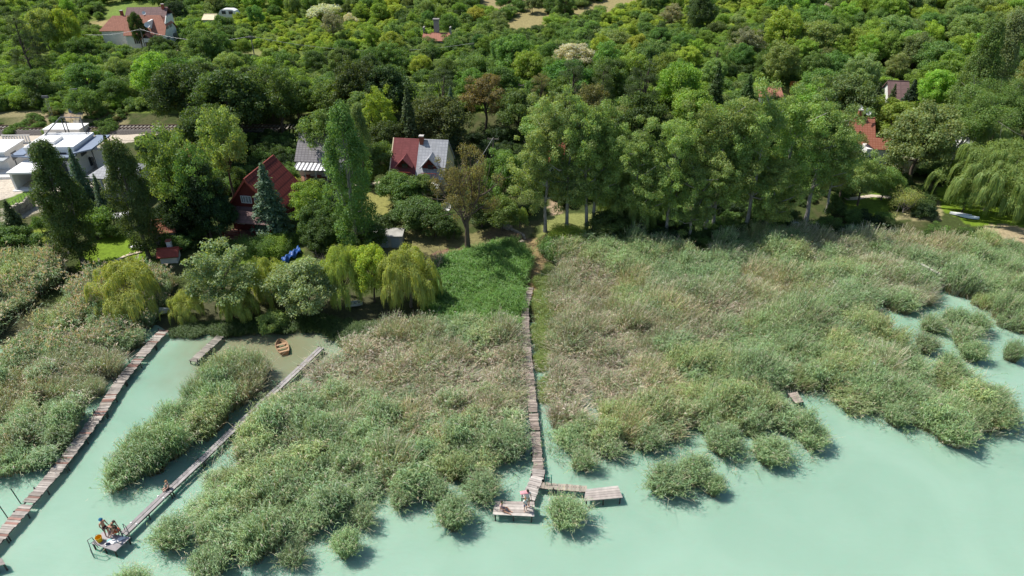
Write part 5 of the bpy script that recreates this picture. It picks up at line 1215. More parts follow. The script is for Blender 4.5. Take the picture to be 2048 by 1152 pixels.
small_gable('garden_cabin', 362, 268+42, 2.2, 40, 4, 1.6, -12, 'cream', 'tile_terra', 'terracotta roof glimpsed under the olive birch beside the road', 'cabin')
# ruined house with a tall stone chimney
t, W = small_gable('ruined_house', 846, 82, 1.7, 50, 5, 1.0, -2, 'concrete', 'tile_terra', 'overgrown ruin with orange roof and tall grey stone chimney on the hillside', 'ruin')
c = MB(); c.box(2.1, 3.2, 3.0, 4.0, 1, 5.4, 0, (.36, .33, .31)); c.box(1.95, 3.35, 2.85, 4.15, 5.4, 5.7, 0, (.25, .23, .22)); c.build('chimney', M['matte'], t)
for xx in (-.3, W+.1): c = MB(); c.box(xx, xx+.3, 2.6, 4.2, 1, 4.0, 0, (.33, .31, .28)); c.build('gable_stub', M['matte'], t)
# white caravan and pale roof beside it
x, y, z = P(440, 40); t = thing('white_caravan', (x, y, z), RAD(-5), 'white rounded caravan parked among hillside trees right of the farmhouse', 'caravan')
m = MB(); n = 10; prof = [(0, .5), (0, 1.6), (.5, 2.3), (1.2, 2.55), (3.4, 2.55), (4.2, 2.2), (4.6, 1.5), (4.6, .5)]
A = [(a, 0, b) for a, b in prof]; B = [(a, 2.1, b) for a, b in prof]; m.poly(A); m.poly(B[::-1])
for i in range(len(prof)): j = (i+1) % len(prof); m.poly([A[j], A[i], B[i], B[j]])
m.build('body', M['white_paint'], t); window(t, 1.4, 0, 1.8, .9, .6, fr='metal'); window(t, 3.2, 0, 1.8, .9, .6, fr='metal')
for s in (-.02, 1.95): w_ = MB(); w_.cyl((2.3, s, .35), (2.3, s+.17, .35), .35, 14); w_.build('wheel', M['post'], t)
small_gable('pale_shed', 405, 40, 2.2, 22, 4, .8, 0, 'white', 'cream', 'pale low shed beside the white caravan', 'shed', win=False)
# garden hut, little kiosk, concrete shed
t, W = small_gable('garden_hut', 302, 470, 2.3, 40, 3.0, .9, 18, 'stone', 'tile_orange', 'stone garden hut with orange tiled roof right of the leaning poplar', 'hut')
d = MB(); d.box(W*.2, W*.5, .2, .28, -.5, 1.9); d.build('door', M['concrete'], t)
t, W = small_gable('well_house', 317, 516, 1.0, 32, 1.6, .5, 10, 'white', 'paint_red', 'tiny white well house with red roof and white chimney beside the garden hut', 'well house', win=False)
chimney(t, W*.5, 1.9, .8, 2.2, .5, t=(.8, .8, .8), cap=(.36, .12, .09))
x, y, z = P(737, 495); t = thing('concrete_shed', (x, y, z), RAD(0), 'low grey concrete shed with metal doors in shade behind the yellow willows', 'shed')
m = MB(); m.box(0, 4.2, 0, 2.0, -.6, 1.5); m.build('wall', M['concrete'], t); m = MB(); m.box(-.15, 4.35, -.15, 2.15, 1.5, 1.62); m.build('flat_roof', M['concrete'], t)
for xx in (.3, 1.5, 2.9): m = MB(); m.box(xx, xx+1.0, -.07, -.004, -.3, 1.35, 0, (.30, .35, .39)); m.build('door', M['paint'], t)
# orange slatted screen and statue-like dishes on the right
a = Vector(P(1577, 186)); t = thing('slatted_screen', a, 0, 'orange wooden slatted screen beside the terracotta roof strip', 'screen')
m = MB(); [m.box(i*.28, i*.28+.2, 0, .06, 0, 2.2, 0, (.42, .15, .05)) for i in range(6)]; m.build('slats', M['paint'], t)
for px, py, l in ((1674, 183, 'upper white satellite dish on a mast behind the poplar group'), (1669, 192, 'lower white satellite dish on a mast behind the poplar group')):
    x, y, z = P(px, py, 7.5); t = thing('satellite_mast', (x, y, z), 0, l, 'satellite dish'); m = MB(); m.cyl((0, 0, -.5), (0, 0, 7.6), .05); m.build('mast', M['metal'], t); dish(t, 0, -.1, 7.6, .55)

# ------------------------------------------------------------------ railway, roads, poles, wires
def drape(name, pts, width, mat, lift, label=None, kind='structure', step=.5, cat=None, th=0):
    a = [Vector(P(*p)) for p in pts]; C = []
    for p, q in zip(a[:-1], a[1:]):
        n = max(1, int((q-p).length/step)); C += [p.lerp(q, i/n) for i in range(n)]
    C.append(a[-1]); m = MB(); L = []
    for i, c in enumerate(C):
        d = (C[min(i+1, len(C)-1)] - C[max(i-1, 0)]); d.z = 0; d.normalize(); s = Vector((-d.y, d.x, 0))
        L.append([( (c+s*width*u).x, (c+s*width*u).y, terz((c+s*width*u).x, (c+s*width*u).y)+lift) for u in (-.5, -.17, .17, .5)])
    for i in range(len(L)-1):
        for k in range(3): m.poly([L[i][k+1], L[i][k], L[i+1][k], L[i+1][k+1]])
    return props(m.build(name, M[mat]), label, cat, None, kind)
M['gravel'] = surf('pale_gravel', (.56, .49, .40), .95, 3.5, .2, bump=.5)
M['ballast'] = surf('railway_ballast', (.20, .18, .165), .95, 8, .5, bump=.9)
M['dirt'] = surf('dry_dirt', (.50, .42, .31), .95, 3, .25)
M['rust'] = surf('rusty_steel', (.16, .10, .075), .6, 6, .3)
drape('road', [(-60, 280), (150, 279), (270, 273), (400, 268), (470, 262)], 3.6, 'gravel', .04)
drape('dirt_road', [(235, 93), (290, 100), (345, 104), (400, 108)], 2.6, 'dirt', .06)
drape('dirt_road', [(30, 105), (60, 98), (95, 84)], 2.4, 'dirt', .06)
drape('garden_path', [(690, 372), (760, 366)], 1.0, 'gravel', .05); drape('garden_path', [(1690, 398), (1745, 392), (1790, 396)], .8, 'gravel', .05)
def railway():
    a = Vector(P(-60, 261)); b = Vector(P(560, 257)); L = (b-a).length
    t = thing('railway_track', a, math.atan2(b.y-a.y, b.x-a.x), 'single railway track on dark ballast behind the white villa', 'railway')
    m = MB(); m.hexa([(-5, -2.3, -.5), (L, -2.3, -.5), (L, 2.3, -.5), (-5, 2.3, -.5), (-5, -1.5, .42), (L, -1.5, .42), (L, 1.5, .42), (-5, 1.5, .42)]); m.build('ballast', M['ballast'], t)
    for s in (-.75, .75): r = MB(); r.box(-5, L, s-.05, s+.05, .52, .68); r.build('rail', M['rust'], t)
    me = None
    for i in range(95):
        if me is None:
            k = MB(); k.box(-.13, .13, -1.25, 1.25, .424, .52, 0, (.30, .27, .24)); o = k.build('sleeper', M['matte'], t); me = o.data
        else: o = link('sleeper', me, t)
        o.location = (i*.65, 0, 0)
railway()
def relay():
    x, y, z = P(138, 226); t = thing('relay_box', (x, y, z), RAD(-4), 'blue grey relay cabinet with pale lid standing above the railway', 'cabinet')
    m = MB(); m.box(0, 1.3, 0, 1.0, -.3, 1.75, 0, (.20, .29, .40)); m.build('body', M['paint'], t); m = MB(); m.box(-.1, 1.4, -.1, 1.1, 1.75, 1.9, 0, (.55, .62, .64)); m.build('lid', M['paint'], t)
    m = MB(); m.box(.1, 1.2, -.05, -.004, .1, 1.6, 0, (.17, .25, .36)); m.build('door', M['paint'], t)
    a = Vector(P(153, 252)); b = Vector(P(158, 225)); t = thing('bank_steps', a, 0, 'steps with railings climbing the bank to the relay cabinet', 'steps')
    n = 12; m = MB(); d = (b-a)/n
    for i in range(n): m.box(d.x*i-.7, d.x*i+.7, d.y*i, d.y*(i+1), d.z*i-.4, d.z*(i+1)+.05)
    m.build('step_flight', M['concrete'], t)
    for s in (-.8, .8):
        m = MB(); m.cyl((s, 0, 1), (s+d.x*n, d.y*n, d.z*n+1), .03)
        for i in (0, 4, 8, 12): m.cyl((s+d.x*i, d.y*i, d.z*i-.2), (s+d.x*i, d.y*i, d.z*i+1), .03)
        m.build('handrail', M['metal'], t)
    for (px, py, h, l) in ((106, 238, 4.0, 'grey lattice signal mast left of the relay cabinet'), (164, 226, 4.2, 'grey lattice signal mast right of the relay cabinet')):
        x, y, z = P(px, py); t = thing('signal_mast', (x, y, z), 0, l, 'signal mast'); m = MB()
        for s in (-.2, .2): m.cyl((s, 0, -.3), (s, 0, h), .035, 6)
        for i in range(7): m.cyl((-.2, 0, i*h/7), (.2, 0, (i+1)*h/7), .02, 5)
        m.build('mast', M['bark_pale'], t); m = MB(); m.box(-.55, .55, -.15, .12, h-.3, h+.1); m.build('signal_head', M['metal'], t)
relay()
poles = []
for (bx, by, top, lb) in ((75, 105, 47, 'power pole at the upper left with a cross arm, left of the farmhouse'), (293, 104, 58, 'wooden power pole in front of the farmhouse'), (511, 122, 72, 'slanted power pole on the dry clearing right of the farmhouse'), (948, 118, 86, 'power pole in the dark wood right of the ruin'),
                          (1047, 205, 168, 'wooden power pole left of the dark pines'), (987, 312, 275, 'metal power pole left of the poplar group')):
    x, y, z = P(bx, by); lo, hi = 2, 14
    for _ in range(20):
        h = (lo+hi)/2
        if project(x, y, z+h)[1] > top: lo = h
        else: hi = h
    t = thing('power_pole', (x, y, z), 0, lb, 'power pole'); m = MB(); m.cyl((0, 0, -.5), (0, 0, h), .14, 7, r2=.09); m.build('pole', M['bark_grey'], t)
    m = MB(); m.box(-.9, .9, -.06, .06, h-.35, h-.22); [m.cyl((s, 0, h-.22), (s, 0, h), .05, 6) for s in (-.8, 0, .8)]; m.build('cross_arm', M['bark_grey'], t); poles.append(Vector((x, y, z+h)))
def wire(a, b, sag, label, r=.022):
    K = 14; pts = np.array([a.lerp(b, i/K) - Vector((0, 0, sag*4*(i/K)*(1-i/K))) for i in range(K+1)]); V, F = tubes([(pts, np.full(K+1, r))], 5)
    me = npmesh('power_line', V, F, [M['wire']]); props(link('power_line', me), label, 'cable')
M['wire'] = surf('aluminium_wire', (.55, .56, .56), .4, 5, .05, metal=.2)
wire(poles[0], poles[1], 1.8, 'pale power line sagging left of the farmhouse', .03); wire(poles[1], poles[2], 1.6, 'pale power line sagging right of the farmhouse pole', .028); wire(poles[2], poles[3], 2.2, 'power line crossing the bright scrub slope')
wire(poles[3], poles[3]+Vector((48, 8, -1)), 1.5, 'thin power line crossing the hillside towards the white blooming tree')
wire(Vector(P(535, 272, 5)), Vector(P(655, 283, 5.5)), .6, 'thin cable reaching the grey tiled roof'); wire(poles[5], Vector(P(905, 300, 6)), .5, 'thin cable from the metal pole to the pale slate roof')

# ------------------------------------------------------------------ garden walls and furniture
def stones(name, pts, h, w_, label, cat='wall', cap=(1.25, 1.2, 1.15), step=.55):
    a = [Vector(P(*p)) for p in pts]; m = MB(); r = random.Random(len(label)); o0 = a[0]
    for p, q in zip(a[:-1], a[1:]):
        n = max(1, int((q-p).length/step)); d = (q-p).normalized(); s = Vector((-d.y, d.x, 0))*w_/2
        for i in range(n):
            c0 = p.lerp(q, i/n)-o0; c1 = p.lerp(q, (i+.93)/n)-o0; hh = h*(.85+.3*r.random()); t_ = .8+.5*r.random()
            for zz in (0, 1):
                z0, z1 = (-.4, hh*.5) if zz == 0 else (hh*.5+.01, hh); k = r.uniform(-.05, .05)
                m.hexa([c0-s*(1+k)+Vector((0, 0, z0)), c1-s*(1+k)+Vector((0, 0, z0)), c1+s+Vector((0, 0, z0)), c0+s+Vector((0, 0, z0)), c0-s*(1+k)+Vector((0, 0, z1)), c1-s+Vector((0, 0, z1)), c1+s+Vector((0, 0, z1)), c0+s+Vector((0, 0, z1))], 0, tuple(t_*v for v in (cap if zz else (1, 1, 1))))
    o = m.build(name, M['stone'], None, .03); o.location = o0; return props(o, label, cat)
stones('stone_wall', [(952, 506), (985, 503), (1012, 497), (1048, 486)], .45, .45, 'low curved stone wall bounding the earth terrace before the bright grass')
stones('stone_steps', [(988, 448), (1004, 452), (1022, 459)], .35, .8, 'rough stone steps at the top of the earth terrace', 'steps')
stones('stone_kerb', [(1022, 459), (1046, 470), (1050, 480)], .2, .3, 'line of stones along the right side of the earth terrace', 'kerb')
stones('stone_edge', [(1106, 487), (1170, 492), (1182, 490)], .25, .3, 'dark stone edging below the yellow green hedge', 'edging')
stones('retaining_wall', [(26, 441), (48, 426), (70, 412)], 1.5, .35, 'grey retaining wall beside the left columnar poplar', cap=(1.25, 1.25, 1.2), step=.32)
stones('stepping_stones', [(232, 522), (252, 512), (285, 503)], .10, .45, 'line of pale stepping stones across the lawn', 'stepping stones', cap=(2, 1.9, 1.7), step=.75)
a = Vector(P(26, 441)); m = MB(); b = Vector(P(70, 412)) - a
for i in range(9): q = b*i/8; m.cyl((q.x, q.y, q.z+1.2), (q.x, q.y, q.z+2.3), .03, 5)
for zz in (1.7, 2.25): m.cyl((0, 0, zz), (b.x, b.y, b.z+zz), .02, 5)
o = m.build('wire_fence', M['metal']); o.location = a; props(o, 'thin post and wire fence on top of the grey retaining wall', 'fence')
def lounger(px, py, rz, c, label, name='sun_lounger'):
    x, y, z = P(px, py); t = thing(name, (x, y, z), rz, label, 'sun lounger')
    m = MB(); m.slab([(0, -.3, .36), (1.25, -.3, .34), (1.25, .3, .34), (0, .3, .36)], .07, 0, c); m.build('seat', M['paint'], t); m = MB(); m.slab([(1.26, -.3, .35), (1.85, -.3, .72), (1.85, .3, .72), (1.26, .3, .35)], .06, 0, c); m.build('backrest', M['paint'], t)
    for xx, yy in ((.1, -.25), (.1, .25), (1.2, -.25), (1.2, .25)): m = MB(); m.cyl((xx, yy, 0), (xx, yy, .3), .03, 6, 0, c); m.build('leg', M['paint'], t)
lounger(262, 498, .25, (.75, .75, .78), 'white sun lounger on the lawn left of the leaning poplar foot')
x, y, z = P(232, 458); t = thing('garden_swing', (x, y, z), RAD(25), 'garden swing seat with white canopy at the back of the lawn', 'swing seat')
m = MB(); m.slab([(0, -.6, 1.75), (2.0, -.6, 1.75), (2.0, .6, 1.9), (0, .6, 1.9)], .06, 0, (.8, .8, .82)); m.build('canopy', M['paint'], t)
m = MB(); [m.cyl((s, u, 0), (s, 0, 1.8), .035, 6) for s in (.05, 1.95) for u in (-.6, .6)]; m.build('frame', M['metal'], t); m = MB(); m.box(.25, 1.75, -.25, .3, .42, .5); m.box(.25, 1.75, .3, .36, .5, 1.0); m.build('seat', M['metal'], t)
def picnic(px, py, rz, label, c=(.28, .24, .20), bench=True, s=1.0):
    x, y, z = P(px, py); t = thing('picnic_table' if bench else 'garden_table', (x, y, z), rz, label, 'table')
    m = MB(); m.box(-.9, .9, -.4, .4, .70, .76, 0, c); m.build('tabletop', M['matte'], t)
    for a_, b_ in ((-.8, -.3), (.8, -.3), (-.8, .3), (.8, .3)): m = MB(); m.box(a_-.04, a_+.04, b_-.04, b_+.04, 0, .70, 0, c); m.build('leg', M['matte'], t)
    if bench:
        for u in (-.8, .8): m = MB(); m.box(-.9, .9, u-.15, u+.15, .42, .47, 0, c); m.box(-.75, -.68, u-.1, u+.1, 0, .42, 0, c); m.box(.68, .75, u-.1, u+.1, 0, .42, 0, c); m.build('bench', M['matte'], t)
picnic(1966, 405, RAD(-20), 'weathered picnic table in the shade at the left edge of the huge willow', (.42, .41, .40))
picnic(916, 412, RAD(5), 'white topped garden table right of the sparse forked tree', (.6, .6, .6), False)
x, y, z = P(893, 424); t = thing('parabolic_dish', (x, y, z), 0, 'white dish leaning in the garden left of the sparse tree trunk', 'dish'); dish(t, 0, 0, .75, .6, -1.4)
x, y, z = P(1208, 470); t = thing('wooden_bench', (x, y, z), 0, 'dark wooden bench between the third poplar trunk and the dark bush', 'bench')
m = MB(); m.box(-.9, .9, -.2, .2, .42, .47); m.build('seat', M['post'], t); m = MB(); m.box(-.9, .9, .2, .25, .5, .95); m.build('backrest', M['post'], t)
for s in (-.8, .8): m = MB(); m.box(s-.04, s+.04, -.18, .22, 0, .42); m.build('leg', M['post'], t)
# blue tarpaulin
def tarp():
    pts = [P(561, 528), P(578, 506), P(606, 497), P(600, 508), P(582, 524)]; a = Vector(pts[1]); X = np.linspace(0, 1, 16); Y = np.linspace(0, 1, 9); V = []
    c = [Vector(P(562, 525)), Vector(P(572, 530)), Vector(P(604, 508)), Vector(P(597, 499))]
    for u in X:
        for v in Y:
            p = c[0].lerp(c[3], u).lerp(c[1].lerp(c[2], u), v); V.append((p.x, p.y, p.z + .3 + .28*math.sin(u*14+v*3)*math.sin(v*7+1) + .35*math.sin(v*3.1)))
    F = [[i*9+j, i*9+j+1, (i+1)*9+j+1, (i+1)*9+j] for i in range(15) for j in range(8)]
    me = npmesh('blue_tarpaulin', np.array(V), np.array(F), [M['tarp']], smooth=True); o = link('blue_tarpaulin', me); props(o, 'crumpled bright blue tarpaulin spread behind the silver green tree', 'tarpaulin'); s = o.modifiers.new('s', 'SOLIDIFY'); s.thickness = .03
M['tarp'] = surf('blue_plastic', (.035, .12, .40), .4, 2, .3)
tarp()

# ------------------------------------------------------------------ boats
def hull(name, loc, rz, L, B, Hh, col_out, label, upside=False, inside=(.35, .15, .06), tilt=0, transom=.7, thwarts=True, cat='rowing boat', flat=False):
    """double skinned hull with blunt stern, gunwale and seats"""
    bm = bmesh.new(); S = 12; prof = []
    for i in range(S+1):
        u = i/S; hw = B/2*(transom + (1-transom)*math.sin(min(1, u*2.2)*math.pi/2))*(1 if u < .55 else math.cos((u-.55)/.45*math.pi/2)**.75*.98+.02); sheer = Hh*(1+.25*(u-.4)**2*4*.5)
        prof.append((u*L - L/2, hw, sheer))
    def section(k, off, zoff):
        x, hw, sh = prof[k]; hw = max(.02, hw-off); q = .12*max(0, (k/S-.6))*L*.3
        return [(x, -hw, sh), (x, -hw*.86, sh*.45+zoff), (x-q, -hw*.55, .03+zoff), (x-q, 0, zoff), (x-q, hw*.55, .03+zoff), (x, hw*.86, sh*.45+zoff), (x, hw, sh)]
    R = {}
    for tag, off, zo in (('o', 0, 0), ('i', .05, .06)):
        R[tag] = [[bm.verts.new(p) for p in section(k, off, zo)] for k in range(S+1)]
        for k in range(S):
            for j in range(6):
                f = [R[tag][k][j], R[tag][k][j+1], R[tag][k+1][j+1], R[tag][k+1][j]]; ff = bm.faces.new(f if tag == 'i' else f[::-1]); ff.material_index = 0 if tag == 'o' else 1
        bm.faces.new(R[tag][0] if tag == 'o' else R[tag][0][::-1]).material_index = 0 if tag == 'o' else 1
    for k in range(S):
        for j in (0, 6): f = [R['o'][k][j], R['o'][k+1][j], R['i'][k+1][j], R['i'][k][j]]; bm.faces.new(f if j else f[::-1]).material_index = 0
    bm.faces.new([R['o'][0][0], R['i'][0][0], R['i'][0][6], R['o'][0][6]])
    me = bpy.data.meshes.new('hull'); bm.to_mesh(me); bm.free()
    a_ = surf(name+'_outside', col_out, .5, 4, .15); b_ = surf(name+'_inside', inside, .7, 5, .25); me.materials.append(a_); me.materials.append(b_)
    t = thing(name, loc, rz, label, cat); o = link('hull', me, t)
    if thwarts:
        for u in (.18, .48, .74):
            k = int(u*S); x, hw, sh = prof[k]; m = MB(); m.box(x-.12, x+.12, -hw*.9, hw*.9, sh*.66, sh*.66+.04); m.build('seat', b_, t)
    if upside: t.rotation_euler = (math.pi+tilt, 0, rz); t.location.z += Hh
    elif tilt: t.rotation_euler = (tilt, 0, rz)
    return t
x, y = G(565, 697); hull('rowing_boat', (x, y, -.12), RAD(118), 2.5, 1.25, .5, (.38, .24, .14), 'small open wooden rowing boat afloat below the silver green tree', inside=(.46, .30, .18))
x, y, z = P(316, 630); hull('upturned_boat', (x, y, z+.35), RAD(6), 2.9, .8, .45, (.70, .70, .66), 'long white boat hull lying upturned between the yellow willows', True, tilt=.25, thwarts=False, cat='boat')
x, y, z = P(709, 613); hull('small_dinghy', (x, y, z+.1), RAD(12), 1.8, .8, .4, (.60, .66, .62), 'pale green dinghy ashore behind the reed tip under the yellow willow', inside=(.5, .55, .52), cat='dinghy')
x, y, z = P(1580, 449); hull('beached_boat', (x, y, z+.25), RAD(-35), 2.2, .75, .35, (.72, .76, .78), 'white boat lying upturned in shade under the poplars', True, thwarts=False, cat='boat')
x, y, z = P(1920, 432); hull('kayak', (x, y, z+.15), RAD(-22), 2.6, .6, .3, (.78, .80, .82), 'left white kayak on the edge of the right lawn', True, thwarts=False, cat='kayak', transom=.15)
x, y, z = P(1938, 437); hull('kayak', (x, y, z+.15), RAD(-22), 2.3, .6, .3, (.62, .72, .82), 'right pale kayak on the edge of the right lawn', True, thwarts=False, cat='kayak', transom=.15)
x, y, z = P(20, 556); hull('covered_boat', (x, y, z+.2), RAD(12), 3.4, 1.2, .55, (.32, .36, .42), 'grey covered boat on the grass at the left edge above the feathery reeds', True, thwarts=False, cat='boat')

# ------------------------------------------------------------------ boardwalks, jetties and decks
def planks_along(m, A, B, width, z, r, tones, pw=.2, gap=.02, th=.05):
    """cross planks from A to B (2-D vectors)"""
    d = B-A; L = d.length; d = d/L; s = Vector((-d.y, d.x)); n = max(1, int(L/pw))
    for i in range(n):
        a = A + d*(i*L/n+gap/2); b = A + d*((i+1)*L/n-gap/2); e0 = width/2*(1+r.uniform(-.10, .14)); e1 = width/2*(1+r.uniform(-.10, .14)); zz = z+r.uniform(-.02, .02)
        if r.random() < .03: continue
        t_ = r.choice(tones); k = r.uniform(.72, 1.18); t_ = tuple(k*v for v in t_)
        p = [a-s*e0, b-s*e0*1., b+s*e1, a+s*e1]; m.hexa([(q.x, q.y, zz-th) for q in p] + [(q.x, q.y, zz) for q in p], 0, t_)
def boardwalk(pts, width, z, tones, label, post=2.6, long_boards=False, zs=None, post_h=.25, cat='boardwalk', seed=1, ropes=False):
    r = random.Random(seed); t = thing('boardwalk', (*G(*pts[0], z), 0), 0, label, cat); o0 = Vector(G(*pts[0], z))
    P2 = [Vector(G(*p, z)) - o0 for p in pts]; m = MB(); L0 = 0
    for A, B in zip(P2[:-1], P2[1:]):
        if long_boards:
            d = (B-A); L = d.length; d /= L; s = Vector((-d.y, d.x)); n = max(1, round(L/3.2))
            for i in range(n):
                for k in range(2):
                    o_ = width/4*(1 if k else -1); zz = z + r.uniform(-.012, .012); a = A + d*(i*L/n+.01) + s*(o_+r.uniform(-.02, .02)); b = A + d*((i+1)*L/n-.01) + s*(o_+r.uniform(-.02, .02)); h = width/4-.02
                    kk = r.uniform(.9, 1.1); t_ = tuple(kk*v for v in r.choice(tones)); p = [a-s*h, b-s*h, b+s*h, a+s*h]; m.hexa([(q.x, q.y, zz-.05) for q in p] + [(q.x, q.y, zz) for q in p], 0, t_)
        else: planks_along(m, A, B, width, z, r, tones)
    m.build('deck', M['wood'], t)
    b_ = MB()
    for A, B in zip(P2[:-1], P2[1:]):
        d = (B-A).normalized(); s = Vector((-d.y, d.x))
        for k in (-1, 1): a = A+s*k*width*.36; b = B+s*k*width*.36; b_.cyl((a.x, a.y, z-.13), (b.x, b.y, z-.13), .06, 5)
    b_.build('beams', M['post'], t)
    me = None
    for A, B in zip(P2[:-1], P2[1:]):
        L = (B-A).length; d = (B-A)/L; s = Vector((-d.y, d.x)); n = max(1, round(L/post))
        for i in range(n+1):
            for k in (-1, 1):
                c = A + d*min(L-.1, (i*L/n+.1)) + s*k*(width/2+.02)
                if me is None: q = MB(); q.cyl((0, 0, -2.2), (0, 0, 0), .05, 6); o = q.build('post', M['post'], t); me = o.data
                else: o = link('post', me, t)
                o.location = (c.x, c.y, z+r.uniform(-.1, post_h if k < 0 else .02)); o.rotation_euler = (r.uniform(-.06, .06), r.uniform(-.06, .06), 0)
    return t
BR = [(.62, .57, .53), (.53, .48, .44), (.71, .66, .62), (.45, .40, .37), (.59, .54, .49), (.67, .62, .57)]
REDS = BR + BR[:3] + [(.55, .33, .28)]
GR = [(.62, .60, .62), (.70, .68, .69), (.55, .53, .55)]
PL = [(.74, .68, .64), (.82, .77, .73), (.66, .60, .57), (.88, .84, .80)]
DEEP = [(.52, .44, .40), (.60, .52, .47), (.45, .38, .34), (.66, .58, .53)]
boardwalk([(328, 660), (300, 690), (240, 762), (200, 825), (120, 932), (0, 1072), (-70, 1152)], 1.0, .6, REDS, 'red brown plank boardwalk along the left edge of the open channel', seed=3, post_h=.6)
boardwalk([(643, 694), (560, 772), (470, 855), (400, 922), (336, 982), (246, 1068)], .62, .6, GR, 'narrow grey walkway of long boards leading to the bathing platform', long_boards=True, seed=4)
boardwalk([(1060, 575), (1050, 612), (1051, 660), (1056, 720), (1063, 790), (1070, 860), (1077, 938)], .78, .65, DEEP, 'long brown boardwalk running from the shore down through the reeds', seed=5)
boardwalk([(1077, 938), (1075, 952), (1056, 998)], .95, .66, PL, 'short pale walkway joining the brown boardwalk to the bathing deck', seed=6, cat='walkway')
boardwalk([(1074, 969), (1110, 973), (1174, 978)], .62, .62, [(.62, .55, .47), (.70, .62, .53)], 'crooked cross planked gangway to the right hand deck', seed=7, cat='gangway')
boardwalk([(386, 722), (412, 698), (440, 672)], .85, .55, [(.55, .52, .47), (.48, .45, .40)], 'short weathered grey jetty under the large silvery willow', seed=8, cat='jetty')
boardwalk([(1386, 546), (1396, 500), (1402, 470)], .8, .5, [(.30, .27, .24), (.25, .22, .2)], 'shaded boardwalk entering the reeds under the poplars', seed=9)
boardwalk([(1843, 527), (1862, 538), (1880, 547)], .35, 1.9, [(.85, .83, .76)], 'single pale plank lying across the reeds beside the narrow channel', seed=10, cat='plank', post=9)
def platform(corners, z, tones, label, along=True, pw=.22, seed=1, extra=None, name='bathing_platform', cat='platform'):
    """deck from four corner pixels (clockwise from the far left)"""
    c = [Vector(G(*p, z)) for p in corners]; o0 = c[0].copy(); c = [q-o0 for q in c]; r = random.Random(seed)
    t = thing(name, (o0.x, o0.y, 0), 0, label, cat); m = MB()
    a0, a1, b0, b1 = (c[0], c[1], c[3], c[2]) if along else (c[0], c[3], c[1], c[2])
    n = max(2, int((b0-a0).length/pw))
    for i in range(n):
        u0, u1 = (i+.04)/n, (i+.96)/n; e = r.uniform(-.02, .02)
        p = [a0.lerp(b0, u0), a1.lerp(b1, u0), a1.lerp(b1, u1), a0.lerp(b0, u1)]; dx = (p[1]-p[0]).normalized()*e; p = [p[0]+dx, p[1]+dx, p[2]+dx, p[3]+dx]
        kk = r.uniform(.86, 1.1); t_ = tuple(kk*v for v in r.choice(tones)); m.hexa([(q.x, q.y, z-.05) for q in p] + [(q.x, q.y, z+r.uniform(-.006, .006)) for q in p][:0] + [(q.x, q.y, z) for q in p], 0, t_)
    m.build('deck', M['wood'], t)
    b = MB()
    for u in (.06, .5, .94):
        p, q = (a0.lerp(a1, u), b0.lerp(b1, u)); b.cyl((p.x, p.y, z-.12), (q.x, q.y, z-.12), .065, 5)
    b.build('beams', M['post'], t); me = None
    for u in (.06, .5, .94):
        for v in (.05, .95):
            q = a0.lerp(a1, u).lerp(b0.lerp(b1, u), v)
            if me is None: k = MB(); k.cyl((0, 0, -2.5), (0, 0, 0), .06, 6); o = k.build('post', M['post'], t); me = o.data
            else: o = link('post', me, t)
            o.location = (q.x, q.y, z-.06); o.rotation_euler = (r.uniform(-.05, .05), r.uniform(-.05, .05), 0)
    return t
LP = platform([(205, 1063), (261, 1074), (230, 1103), (182, 1087)], .7, [(.64, .62, .66), (.67, .65, .69)], 'smooth grey square bathing platform with three people at the end of the grey walkway', pw=1.0, seed=2)
CPF = platform([(990, 1002), (1069, 1003), (1068, 1033), (985, 1029)], .7, PL, 'pale plank bathing deck at the end of the middle boardwalk', seed=3)
platform([(1172, 978), (1236, 971), (1246, 995), (1168, 1002)], .7, PL, 'pale plank deck on the right end of the crooked gangway', seed=4)
platform([(1576, 787), (1594, 783), (1608, 803), (1592, 806)], .7, [(.70, .60, .55), (.62, .53, .48)], 'small lone plank deck beside the broad reed bed', seed=5)
platform([(-40, 1108), (4, 1117), (10, 1128), (-30, 1140)], .7, [(.5, .45, .43)], 'corner of a weathered deck at the lower left edge', seed=6)
x, y = G(9, 1125); 
# poles beside the red boardwalk and swim ladders
for i, (px, py, l) in enumerate([(20, 1030, 'leaning pole left of the red brown boardwalk, lower one'), (45, 1000, 'leaning pole left of the red brown boardwalk, upper one'), (130, 905, 'thin pole rising from the reeds beside the red brown boardwalk')]):
    x, y = G(px, py+8); m = MB(); m.cyl((0, 0, -1.5), (-.35, .1, 1.6), .035, 6); o = m.build('mooring_pole', M['post']); o.location = (x, y, 0); props(o, l, 'pole')
def ladder(px, py, rz, label, c='metal', z=.7):
    x, y = G(px, py, z); t = thing('swim_ladder', (x, y, z), rz, label, 'ladder')
    for s in (-.22, .22): m = MB(); m.cyl((s, .1, -.0), (s, .0, .75), .025, 6); m.cyl((s, .0, .75), (s, -.3, .7), .025, 6); m.cyl((s, -.3, .7), (s, -.42, -1.6), .025, 6); m.build('side_rail', M[c], t)
    for i in range(4): m = MB(); m.cyl((-.22, -.39, -.2-.3*i), (.22, -.39, -.2-.3*i), .02, 5); m.build('rung', M[c], t)
ladder(192, 1093, RAD(-50), 'dark metal swim ladder at the left corner of the grey platform'); ladder(246, 1066, RAD(60), 'metal handrail frame where the grey walkway meets the platform')
M['green_steel'] = surf('green_steel', (.03, .20, .15), .5, 4, .2)
ladder(1097, 968, RAD(180), 'green steel swim ladder on the crooked gangway', 'green_steel', .62)
